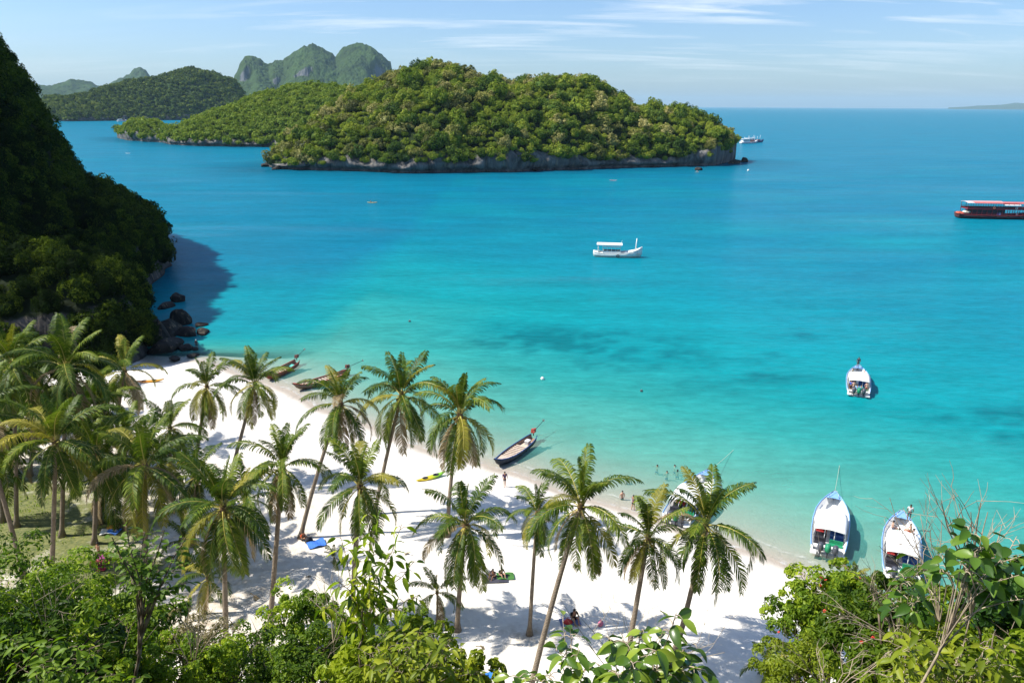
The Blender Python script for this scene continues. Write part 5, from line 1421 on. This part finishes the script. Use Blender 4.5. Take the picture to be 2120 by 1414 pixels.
crew(2, 2.2, .3, .25, 'person in a green top crouching in the bow of the half hidden speedboat', pose_sit, R(180), skin=0, shirt=(.08, .35, .25), group=B3)
crew(2, 2.7, -.75, .72, 'person in orange swimwear on the right bow bench of the half hidden speedboat', pose_chair, R(0), skin=1, shorts=(.55, .12, .04), group=B3)
crew(2, 1.9, -.95, .72, 'tanned person sitting behind the orange swimwear on the half hidden speedboat', pose_chair, R(20), skin=0, shirt=(.45, .45, .5), group=B3)
crew(2, 4.0, -.55, 1.15, 'dark haired person in white standing at the bow of the half hidden speedboat', pose_stand, R(-90), skin=2, shirt=(.7, .7, .7), group=B3)
p, rz = KP[0]; person('paddler sitting in the yellow kayak in mid bay', (p.x - .7, p.y, .15), rz - R(90), pose_chair, 1, (.5, .2, .1), scale=1.0)
p, rz = KP[2]; person('paddler in the pale kayak near the island rock', (p.x, p.y, .15), rz - R(90), pose_chair, 1, (.7, .6, .5))

# ================================================================== THINGS ON THE SAND AND LAWN
def towel(label, px, w, d, rz, col, name='beach_towel', cat='towel', folds=.05, group='towels and mats', stripe=None):
    p = ground(*px); V = []
    nx, ny = 9, 7; r_ = random.Random(int(px[0] + px[1]))
    ph = r_.uniform(0, 6)
    for j in range(ny):
        for i in range(nx):
            x = (i / (nx - 1) - .5) * w; y = (j / (ny - 1) - .5) * d
            c_, s_ = math.cos(rz), math.sin(rz); X = p.x + x * c_ - y * s_; Y = p.y + x * s_ + y * c_
            V.append((x, y, gz(X, Y) - p.z + .06 + folds * (.5 + .5 * math.sin(x * 5 + y * 3 + ph)) + r_.uniform(0, .012)))
    n = nx * ny
    V2 = V + [(x, y, z - .025) for x, y, z in V]
    F = [tuple(int(q) for q in f) for f in grid_faces(ny, nx)]
    F2 = F + [tuple(q + n for q in f[::-1]) for f in F]
    rim = [i for i in range(nx)] + [nx * (j + 1) - 1 for j in range(1, ny)] + [nx * ny - 1 - i for i in range(1, nx)] + [nx * (ny - 1 - j) for j in range(1, ny - 1)]
    for a, b in zip(rim, rim[1:] + rim[:1]): F2.append((b, a, a + n, b + n))
    me = bpy.data.meshes.new(name); me.from_pydata(V2, [], F2); me.materials.append(cloth(col)); me.update()
    return tag(add(name, me, loc=tuple(p), rot=(0, 0, rz)), label, cat, group)
towel('dull purple mat on the lawn behind the red towel', (216, 1152), 1.3, .9, .3, (.22, .04, .14))
towel('dark red towel on the lawn in the shade', (206, 1166), 1.5, .9, .1, (.16, .012, .025))
towel('small bright red towel nearest the bushes on the lawn', (210, 1180), .7, .45, .1, (.35, .02, .04))
towel('white towel at the left of the bright pile on the lawn', (224, 1102), 1.2, .9, .2, (.68, .68, .62), folds=.12)
towel('blue and white towel in the bright pile on the lawn', (236, 1101), 1.0, .9, -.2, (.08, .22, .62), folds=.12)
towel('orange towel on top of the bright pile on the lawn', (232, 1095), 1.0, .6, .1, (.62, .28, .03), folds=.18)
towel('bright blue tarpaulin spread beside the leaning palm', (655, 1127), 1.5, 1.2, .5, (.05, .18, .62), 'tarpaulin', 'tarpaulin', .16)
towel('patterned blue cloth under the person in black', (1180, 1288), 1.5, .9, .2, (.16, .20, .38))
towel('green sheet beside the people resting under the lower palm', (1046, 1194), 1.4, 1.0, .1, (.05, .16, .03), folds=.1)
towel('dark grey sheet under the people resting below the lower palm', (1026, 1199), 2.0, 1.1, .1, (.05, .05, .07))
towel('small blue sheet at the bottom edge of the sand', (1018, 1398), .8, .6, .4, (.03, .20, .60), folds=.1)
def bag(label, px, col, s=.35):
    p = ground(*px); t = thing('bag', label, 'bag', tuple(p), px[0] % 3, 'bags on the sand')
    secs = [[(s * a * math.cos(q), s * b * math.sin(q), z * s) for q in [2 * math.pi * j / 10 for j in range(10)]] for a, b, z in ((.75, .5, .0), (.9, .6, .25), (.8, .5, .65), (.5, .3, .95), (.3, .2, 1.05))]
    MB().loft(secs).build('body', cloth(col), t, True)
    MB().tube([(-.3 * s, 0, .95 * s), (-.2 * s, 0, 1.4 * s), (.2 * s, 0, 1.4 * s), (.3 * s, 0, .95 * s)], .03 * s + .008, 5).build('handle', cloth(col), t, True)
bag('red bag beside the person in black', (1176, 1291), (.55, .05, .05), .4)
bag('pink bag right of the person in black in the palm shadow', (1243, 1293), (.62, .18, .30), .32)
bag('dark bag next to the orange clad person at the leaning palm', (640, 1122), (.02, .02, .03), .45)
bag('pale bag by the people under the lower palm', (1008, 1188), (.45, .45, .42), .4)

# fallen dry fronds and husks on the sand
for k, (px, rz, lb) in enumerate([((985, 1345), .4, 'dry fallen palm frond on the sand below the lower stout palm'), ((640, 1200), 2.0, 'dry fallen palm frond on the sand between the left trunks'),
        ((1190, 1180), 1.1, 'dry fallen palm frond beside the tall bright palm trunk'), ((520, 1235), -.4, 'dry fallen palm frond in the shade of the broad palm'),
        ((850, 1150), 2.6, 'dry fallen palm frond on the open sand behind the sapling'), ((340, 1160), .9, 'dry fallen palm frond beside the lawn edge'), ((1360, 1210), 1.9, 'dry fallen palm frond between the two right hand palms')]):
    p = ground(*px); o = add('fallen_frond', FR['flat'][k % 3][2], loc=(p.x, p.y, p.z + .35), rot=(0, R(25), rz), scale=.55)
    tag(o, lb, 'frond', 'fallen fronds')

# ================================================================== FOREGROUND PLANTS ON THE HILLSIDE
LM_BUSH = leafmat('bush_leaves', (0.024, 0.06, 0.005), (0.15, 0.25, 0.016), (0.42, 0.50, 0.035), 0.42, 0.5, 0.15, 0.22)
LM_BUSHD = leafmat('dark_bush_leaves', (0.016, 0.042, 0.005), (0.09, 0.165, 0.012), (0.28, 0.37, 0.03), 0.38, 0.5, 0.15, 0.22)
LM_LIME = leafmat('lime_leaves', (0.07, 0.11, 0.008), (0.20, 0.26, 0.016), (0.40, 0.42, 0.03), 0.42, 0.45, 0.5, 0.25)
LM_SAP = leafmat('sapling_leaves', (0.06, 0.12, 0.010), (0.24, 0.33, 0.018), (0.50, 0.52, 0.035), 0.48, 0.45, 0.7, 0.25)
LM_GLOSS = leafmat('glossy_leaves', (0.022, 0.065, 0.008), (0.075, 0.165, 0.018), (0.22, 0.34, 0.04), 0.40, 0.38, 0.7, 0.35)
LM_DRY = leafmat('dry_shrub_leaves', (0.10, 0.09, 0.03), (0.24, 0.20, 0.09), (0.36, 0.31, 0.15), 0.25, 0.6, 0.2, 0.2)
MFLOWER = plain('red_flower', (0.60, 0.05, 0.03), .5, .15, 9.0)
rng = np.random.default_rng(2024)

def twig_paths(rp, start, d, L, depth, out, spread=.5, r=.02, seg=4):
    p = Vector(start); d = Vector(d).normalized(); path = [p.copy()]
    for k in range(seg):
        d = (d + Vector((rp.gauss(0, .13), rp.gauss(0, .13), rp.gauss(0, .10)))).normalized()
        p = p + d * L / seg; path.append(p.copy())
        if depth > 0 and k >= 1:
            for _ in range(rp.choice((1, 1, 2))):
                nd = (d + Vector((rp.gauss(0, spread), rp.gauss(0, spread), rp.gauss(0.05, spread)))).normalized()
                twig_paths(rp, p, nd, L * rp.uniform(.45, .7), depth - 1, out, spread, r * .6, 3)
    out.append((path, r))
def twig_mesh(name, paths, mat, n=5):
    b = MB()
    for path, r in paths:
        b.tube(path, [r * (1 - .6 * k / (len(path) - 1)) for k in range(len(path))], n, False)
    return b.mesh(name, mat, True)

def hill_z(x, y): return float(hill_h(np.array([x]), np.array([y]))[0])
def bush(label, px, py, y, rad, leaf, ncl, nper, mat, seed, flowers=0, cat='bush', name='bush', asp=.5):
    rg_ = np.random.default_rng(seed); rp = random.Random(seed)
    c = atY(px, py, y); zb = max(hill_z(c.x, c.y), gz(c.x, c.y)) - .15
    t = thing(name, label, cat, (c.x, c.y, zb), 0, 'bushes on the hillside')
    hc = c.z - zb
    V, F, tn = crown_arrays(rg_, rad, int(ncl * 2.1), int(nper * .55), leaf, (.11, .27), .5, -.55, asp, core=False, rr=(.25, 1.12))
    V[:, 2] += hc
    add('foliage', mesh_np('foliage', V, F, mat, False, {'tint': tn}), t)
    out = []
    for k in range(6):
        tip = Vector((rp.uniform(-.7, .7) * rad[0], rp.uniform(-.7, .7) * rad[1], hc + rp.uniform(-.2, .55) * rad[2]))
        st_ = Vector((rp.uniform(-.25, .25), rp.uniform(-.25, .25), 0))
        mid = st_.lerp(tip, .5) + Vector((rp.uniform(-.3, .3), rp.uniform(-.3, .3), .2))
        out.append(([st_, st_.lerp(mid, .5) + Vector((0, 0, .1)), mid, mid.lerp(tip, .5), tip], .035 + .008 * max(rad)))
        for q in range(3):
            twig_paths(rp, mid.lerp(tip, .3 * q), (tip - mid) + Vector((rp.uniform(-1, 1), rp.uniform(-1, 1), .3)), .55 * max(rad), 1, out, .6, .014, 3)
    add('stems', twig_mesh('stems', out, MBARK), t)
    if flowers:
        fm = MB()
        for k in range(5):
            a = k * 1.2566; fm.ball((.05 * math.cos(a), .05 * math.sin(a), .012), (.045, .03, .015), 6, 4)
        fm.ball((0, 0, .03), .022, 6, 4); fme = fm.mesh('flower', MFLOWER, True)
        for k in range(flowers):
            d = Vector((rp.gauss(0, 1), -abs(rp.gauss(0, 1)), abs(rp.gauss(.5, .5)))).normalized()
            add('flower', fme, t, loc=(d.x * rad[0] * .95, d.y * rad[1] * .95, hc + d.z * rad[2] * .9), rot=(rp.uniform(-1, 1), rp.uniform(-1, 1), 0), scale=rp.uniform(.3, .55))
    return t
BUSHES = [
 ('dark bush at the left edge below the tilted palm trunk', 15, 1290, 14, (2.0, 1.8, 1.5), .105, 54, 230, LM_BUSH, 1),
 ('wide leafy bush below the lawn at lower left', 150, 1290, 15.5, (1.9, 1.8, 1.25), .105, 54, 230, LM_BUSH, 2),
 ('dense bush left of the dark sapling trunk', 262, 1335, 14.5, (1.5, 1.5, 1.1), .12, 40, 180, LM_BUSHD, 3),
 ('shaded bush filling the bottom left corner', 50, 1420, 11, (1.7, 1.4, 1.2), .15, 44, 150, LM_BUSHD, 4),
 ('bush at the bottom edge left of the dark sapling', 190, 1425, 11.5, (1.4, 1.3, 1.0), .14, 38, 150, LM_BUSH, 5),
 ('bush at the bottom edge right of the dark sapling', 385, 1420, 12.5, (1.3, 1.2, .85), .11, 34, 170, LM_BUSH, 6),
 ('low bush with fine leaves at the foot of the broad palm trunk', 505, 1385, 15, (1.45, 1.3, .8), .10, 36, 180, LM_BUSH, 7),
 ('rounded green bush standing out against the sand at lower middle', 628, 1285, 18.5, (1.05, 1.0, 1.25), .11, 30, 170, LM_BUSH, 8),
 ('low dark bush at the bottom edge below the rounded bush', 610, 1405, 13, (1.35, 1.2, .75), .10, 36, 170, LM_BUSHD, 9),
 ('bush behind the foot of the drooping sapling', 720, 1345, 14.5, (1.15, 1.1, .8), .11, 32, 160, LM_BUSH, 10),
 ('bright lime bush at the bottom centre', 850, 1395, 9.0, (.95, .8, .55), .13, 30, 90, LM_LIME, 11),
 ('lime bush at the bottom edge right of the brightest one', 955, 1425, 8.5, (.55, .6, .42), .12, 22, 80, LM_LIME, 12),
 ('lime and green bush at the bottom edge left of the brightest one', 735, 1420, 9.5, (.75, .7, .5), .12, 26, 90, LM_SAP, 13),
 ('shaded small bush beside the young palm in the lower middle', 860, 1315, 15, (.85, .8, .42), .10, 22, 120, LM_BUSHD, 14),
 ('red flowered shrub at the upper left of the right hand thicket', 1735, 1240, 15, (1.15, 1.1, .75), .12, 34, 150, LM_BUSH, 15, 9),
 ('flowering shrub edge reaching out over the white sand', 1660, 1310, 14.5, (.75, 1.0, .85), .12, 26, 140, LM_BUSH, 16, 5),
 ('dense shrub in the middle of the right hand thicket', 1800, 1325, 13.5, (1.3, 1.2, .9), .12, 36, 150, LM_SAP, 17, 6),
 ('leafy shrub below the half hidden speedboat', 1905, 1275, 12.5, (.95, 1.0, .75), .14, 30, 120, LM_SAP, 18),
 ('fine leaved bright bush at the bottom edge beside the young palm', 1665, 1425, 11.5, (.95, 1.0, .7), .08, 34, 200, LM_LIME, 19),
 ('bright bush at the bottom edge of the right hand thicket', 1815, 1430, 9.5, (.85, .8, .6), .12, 30, 100, LM_SAP, 20),
 ('yellow green bush at the bottom right', 1965, 1405, 8.5, (.85, .8, .65), .13, 30, 95, LM_LIME, 21),
 ('dark glossy bush at the right edge', 2095, 1275, 9.0, (.75, .8, .85), .16, 30, 80, LM_GLOSS, 22),
 ('green bush in the bottom right corner', 2105, 1425, 7.5, (.7, .7, .55), .13, 26, 90, LM_SAP, 23),
 ('bush tucked behind the pale twigs of the right hand thicket', 2000, 1290, 11.5, (.95, .9, .6), .12, 28, 110, LM_SAP, 24),
]
for b in BUSHES: bush(*b)

# single leaves: blade folded along its midrib, three curvatures
def leaf_mesh(name, mat, asp, curve, tipk=1.0):
    u = np.array([0, .12, .3, .52, .74, .9, 1.0]); w = np.array([.03, .55, .92, 1.0, .72, .32, 0.0]) * asp / 2
    V = []; 
    for ui, wi in zip(u, w):
        z = -curve * ui * ui; V += [(ui, -wi, z + wi * .45), (ui, 0, z), (ui, wi, z + wi * .45)]
    F = []
    for i in range(len(u) - 1):
        for k in (0, 1): F.append((i * 3 + k, i * 3 + k + 1, i * 3 + 4 + k, i * 3 + 3 + k))
    V.append((-.16, 0, .05)); k = len(V) - 1
    Ft = [(0, 1, k), (1, 2, k)]
    return mesh_np(name, np.array(V), [np.array(F), np.array(Ft)], mat, True, {'tint': np.full(len(V), .5)})
def leafset(mat, asp): return [leaf_mesh('leaf', mat, asp, c) for c in (.12, .3, .5)]
def put_leaf(t, meshes, p, d, size, rp, roll=.5):
    d = Vector(d).normalized()
    up = Vector((rp.gauss(0, roll), rp.gauss(0, roll), 1)).normalized()
    s_ = up.cross(d)
    if s_.length < .05: s_ = Vector((1, 0, 0))
    s_.normalize(); n_ = d.cross(s_)
    m = Matrix((( d.x, s_.x, n_.x), (d.y, s_.y, n_.y), (d.z, s_.z, n_.z)))
    o = add('leaf', meshes[rp.randrange(3)], t); o.rotation_euler = m.to_euler(); o.location = p; o.scale = (size,) * 3
def sapling(label, base, y0, tips, lset, size, nleaf, seed, mat_stem, fork=.45, droop=.6, rs=.03, cat='sapling', whorl=False, fill=.55):
    """stems run from the base through a fork to each tip; leaves sit along their upper part"""
    rp = random.Random(seed)
    B = atY(base[0], base[1], y0); zb = hill_z(B.x, B.y) - .1
    B0 = Vector((B.x, B.y, min(zb, B.z)))
    t = thing('sapling', label, cat, tuple(B0), 0, 'saplings on the hillside')
    out = []; T3 = []
    for tp in tips:
        ty = y0 + (tp[2] if len(tp) > 2 else rp.uniform(-.6, .6)); T = atY(tp[0], tp[1], ty) - B0; T3.append(T)
    top = sum(T3, Vector()) / len(T3)
    F_ = Vector(B - B0).lerp(top, fork) if fork else Vector(B - B0)
    out.append(([Vector((0, 0, 0)), Vector((B - B0)) * .55 + Vector((.05, 0, 0)), Vector(B - B0), Vector(B - B0).lerp(F_, .5) + Vector((.03, .02, 0)), F_], rs))
    per = max(1, nleaf // len(T3)); count = 0
    for T in T3:
        m1 = F_.lerp(T, .35) + Vector((rp.uniform(-.1, .1), rp.uniform(-.1, .1), .06)); m2 = F_.lerp(T, .7) + Vector((rp.uniform(-.08, .08), rp.uniform(-.08, .08), .07))
        A_ = Vector(B - B0).lerp(F_, rp.uniform(.5, 1.0)) if fork else F_
        path = [A_, m1, m2, T]; out.append((path, max(.006, rs * .34)))
        for k in range(per):
            u = (1 - fill) + fill * (k + rp.random() * .6) / per
            q = u * 3; i = min(2, int(q)); p = path[i].lerp(path[i + 1], q - i)
            tg = (path[i + 1] - path[i]).normalized()
            a = k * 2.4 + rp.uniform(-.4, .4)
            sd = Vector((math.cos(a), math.sin(a), 0))
            tw = p + sd * size * rp.uniform(.15, .7)
            if rp.random() < .6: out.append(([p, p.lerp(tw, .5) + Vector((0, 0, .02)), tw], .006)); 
            else: tw = p
            d = sd * .9 + tg * .35 + Vector((0, 0, -droop * rp.uniform(.5, 1.3)))
            put_leaf(t, lset, tw, d, size * rp.uniform(.7, 1.2), rp)
            count += 1
    add('stems', twig_mesh('stems', out, mat_stem), t)
    return t
LS_SAP = leafset(LM_SAP, .36); LS_GL = leafset(LM_GLOSS, .58); LS_LIME = leafset(LM_LIME, .34); LS_BIG = leafset(leafmat('big_leaves', (0.045, 0.10, 0.010), (0.12, 0.22, 0.022), (0.30, 0.38, 0.04), 0.36, 0.28, 0.75, 0.5), .48)
LS_DK = leafset(LM_BUSHD, .5)  # dark green leaf, with the sapling's backlit shade put into the colour
sapling('slender sapling with drooping yellow green leaves in front of the middle palms', (742, 1345), 9.5,
        [(792, 1052), (832, 1085), (745, 1105), (705, 1110), (858, 1160), (818, 1140), (870, 1230), (775, 1140), (695, 1200), (725, 1240), (840, 1265), (780, 1200), (665, 1260), (760, 1060), (800, 1230), (745, 1290)],
        LS_SAP, .21, 288, 71, MBARK, .30, .95, .028, fill=.75)
sapling('dark leaved sapling with a curved trunk at lower left', (272, 1440), 11.0,
        [(232, 1112), (262, 1090), (300, 1100), (340, 1098), (385, 1112), (245, 1150), (378, 1165), (300, 1150), (330, 1180), (268, 1185), (392, 1205), (290, 1205), (350, 1215)],
        LS_DK, .145, 299, 72, MBARK, .62, .35, .055, fill=.62)
sapling('large leaved sapling at the bottom edge right of centre', (1330, 1470), 5.6,
        [(1400, 1268), (1375, 1300), (1330, 1300), (1290, 1325), (1255, 1318), (1440, 1330), (1420, 1375), (1360, 1345), (1305, 1365), (1455, 1385), (1235, 1375), (1275, 1395), (1390, 1395), (1345, 1400)],
        LS_BIG, .185, 154, 73, MTWIG, .2, .45, .018, fill=.6)
sapling('smaller large leaved sapling left of the other one at the bottom edge', (1190, 1460), 5.8,
        [(1165, 1282), (1180, 1300), (1150, 1345), (1200, 1345), (1225, 1380), (1140, 1395), (1180, 1390), (1050, 1400), (1075, 1412)],
        LS_BIG, .165, 63, 74, MTWIG, .2, .45, .012, fill=.55)
sapling('pale branched tree with big glossy leaves at the right edge', (1900, 1430), 6.4,
        [(2010, 1085, 0), (1985, 1105, .2), (2035, 1100), (1965, 1135), (2020, 1140), (2075, 1165), (2105, 1110), (2115, 1150), (2060, 1120), (1945, 1180), (2000, 1165), (2090, 1225), (2118, 1240), (2050, 1175), (2110, 1190)],
        LS_GL, .185, 120, 75, MTWIG, .58, .5, .024, fill=.5)
sapling('broad leaved shoot inside the right hand thicket left of the glossy tree', (1870, 1400), 8.0,
        [(1885, 1210), (1865, 1225), (1905, 1235), (1935, 1225), (1850, 1250), (1900, 1262), (1870, 1190), (1900, 1150)], LS_GL, .2, 56, 76, MTWIG, .3, .6, .014, fill=.5)
sapling('lime shoots rising from the bright bush at the bottom centre', (850, 1450), 8.2,
        [(790, 1310), (830, 1302), (870, 1298), (905, 1310), (935, 1322), (960, 1345), (770, 1335), (815, 1335), (855, 1330), (895, 1345), (925, 1360), (985, 1375), (800, 1370), (845, 1365), (880, 1385), (945, 1390), (760, 1375), (740, 1340), (915, 1330), (1005, 1395)],
        LS_LIME, .19, 260, 77, MBARK, .1, .4, .012, fill=.55)
sapling('long leaved yellow green shoots at the bottom right', (1960, 1470), 7.2,
        [(1850, 1290), (1900, 1300), (1950, 1295), (2000, 1305), (2050, 1320), (2090, 1330), (1880, 1340), (1930, 1345), (1980, 1350), (2030, 1365), (2080, 1375), (1860, 1390), (1910, 1395), (1960, 1395), (2010, 1400), (2115, 1400), (1830, 1350), (1800, 1390)],
        LS_LIME, .19, 252, 78, MTWIG, .1, .45, .012, fill=.55)
sapling('leafy shoots at the bottom edge left of the dark sapling', (120, 1470), 9.0,
        [(60, 1330), (110, 1320), (160, 1335), (210, 1345), (30, 1370), (90, 1375), (145, 1380), (200, 1390), (250, 1395), (20, 1310), (300, 1400)],
        leafset(LM_BUSH, .42), .17, 143, 79, MBARK, .1, .35, .014, fill=.55)

# bare twiggy shrubs
def bare(label, base, y0, targets, seed, r=.011, depth=2, mat=MTWIG):
    rp = random.Random(seed)
    B = atY(base[0], base[1], y0); B0 = Vector((B.x, B.y, min(hill_z(B.x, B.y) - .1, B.z)))
    t = thing('bare_shrub', label, 'shrub', tuple(B0), 0, 'bare shrubs on the hillside'); out = []
    for tx, ty in targets:
        T = atY(tx, ty, y0 + rp.uniform(-.5, .5)) - B0; S = Vector(B - B0)
        m1 = S.lerp(T, .4) + Vector((rp.uniform(-.1, .1), rp.uniform(-.1, .1), .05)); m2 = S.lerp(T, .75) + Vector((rp.uniform(-.06, .06), rp.uniform(-.06, .06), .05))
        out.append(([S, m1, m2, T], r))
        for q in range(3):
            twig_paths(rp, (m1, m2, m1.lerp(m2, .5))[q], (T - S).normalized() + Vector((rp.gauss(0, .5), rp.gauss(0, .5), rp.gauss(0, .3))), (T - S).length * rp.uniform(.25, .45), depth - 1, out, .45, r * .55, 3)
    out.append(([Vector((0, 0, 0)), Vector(B - B0) * .5, Vector(B - B0)], r * 1.6))
    add('branches', twig_mesh('branches', out, mat), t)
bare('bare pale twigs reaching up beside the glossy tree at the right', (2010, 1270), 7.5, [(1948, 1035), (1985, 1042), (2030, 1040), (2045, 1060), (2075, 1085), (1965, 1070), (2010, 1060)], 1)
bare('bare pale twigs in front of the half hidden speedboat', (1945, 1290), 8.5, [(1842, 1030), (1870, 1050), (1905, 1065), (1925, 1090), (1950, 1075), (1888, 1110), (1820, 1130)], 2, .009)
bare('dry pale branches lying across the right hand thicket', (1860, 1330), 9.0, [(1768, 1165), (1790, 1200), (1700, 1245), (1735, 1290), (1830, 1200), (1760, 1330), (1900, 1240)], 3, .009)
bare('dry branches at the bottom edge of the right hand thicket', (1720, 1440), 8.5, [(1640, 1330), (1690, 1340), (1745, 1330), (1790, 1350), (1830, 1360), (1700, 1380), (1860, 1340)], 4, .008)
bare('dry brown twigs right of the dark sapling at lower left', (400, 1400), 12.5, [(370, 1270), (410, 1240), (440, 1260), (350, 1300), (395, 1290), (455, 1300), (425, 1310)], 5, .012)
bare('thin bare stems left of the drooping sapling', (690, 1330), 10, [(690, 1190), (700, 1170), (670, 1210), (720, 1215), (655, 1230)], 6, .008)
bare('thin bare stems above the large leaved saplings', (1300, 1440), 6.2, [(1160, 1240), (1190, 1265), (1290, 1280), (1310, 1270), (1480, 1330), (1500, 1350), (1340, 1300)], 7, .005)
bare('thin dry stalks at the bottom left edge', (110, 1380), 12, [(60, 1200), (100, 1220), (140, 1230), (95, 1250), (160, 1260)], 8, .009)
bush('dry straw coloured shrub right of the dark sapling', 395, 1330, 13.5, (.9, .8, .65), .07, 24, 70, LM_DRY, 60, cat='shrub', name='dry_shrub')

# low creeping cover that hides the soil between the bushes
def ground_cover():
    n = 26000
    x = rng.uniform(-16, 14, n); y = rng.uniform(3.5, 30, n)
    z = hill_h(x, y) + rng.uniform(.02, .45, n) ** 1.2
    P = np.stack([x, y, z], 1); nr = unit(rng.normal(size=(n, 3)) * .6 + np.array([0, -.2, 1.0])); axs = unit(np.cross(nr, rng.normal(size=(n, 3))))
    L = rng.uniform(.08, .2, n); V, F = leaf_quads(P, nr, axs, L, L * .5)
    o = add('ground_cover', mesh_np('ground_cover', V, F, LM_BUSH, False, {'tint': np.repeat(rng.random(n), 4)}))
    tag(o, 'low creeping green plants covering the hillside soil', kind='stuff')
ground_cover()
def lawn_tufts():
    k = np.where((grass.ravel() > .3))[0]; k = k[rng.integers(len(k), size=9000)]
    x = GX.ravel()[k] + rng.uniform(-.7, .7, 9000); y = GY.ravel()[k] + rng.uniform(-.7, .7, 9000)
    ok = fbm(x / 2.2, y / 2.2, 63, 3) > .5
    x, y = x[ok], y[ok]; z = bed_height(x, y); n = len(x)
    axs = unit(np.stack([rng.normal(size=n) * .5, rng.normal(size=n) * .5, np.ones(n)], 1)); nr = unit(np.cross(axs, rng.normal(size=(n, 3))))
    L = rng.uniform(.10, .28, n); V, F = leaf_quads(np.stack([x, y, z + L * .35], 1), nr, axs, L, L * .35)
    o = add('lawn_grass', mesh_np('lawn_grass', V, F, LM_BUSH, False, {'tint': np.repeat(rng.uniform(.3, 1, n), 4)})); tag(o, 'short green grass tufts of the lawn under the left palms', kind='stuff')
lawn_tufts()

# ------------------------------------------------------------------ air
def haze_box():
    m, nt, out = new_mat('haze_air')
    v = N(nt, 'ShaderNodeVolumePrincipled')
    v.inputs['Color'].default_value = (0.52, 0.80, 1.0, 1)
    v.inputs['Density'].default_value = 3.1e-5
    v.inputs['Anisotropy'].default_value = 0.0
    nt.links.new(v.outputs[0], out.inputs['Volume'])
    b = MB(); b.box((0, 19500, 247), (88000, 47000, 526))
    o = b.build('haze', m); tag(o, 'thin blue sea haze over the whole bay', kind='stuff')
haze_box()
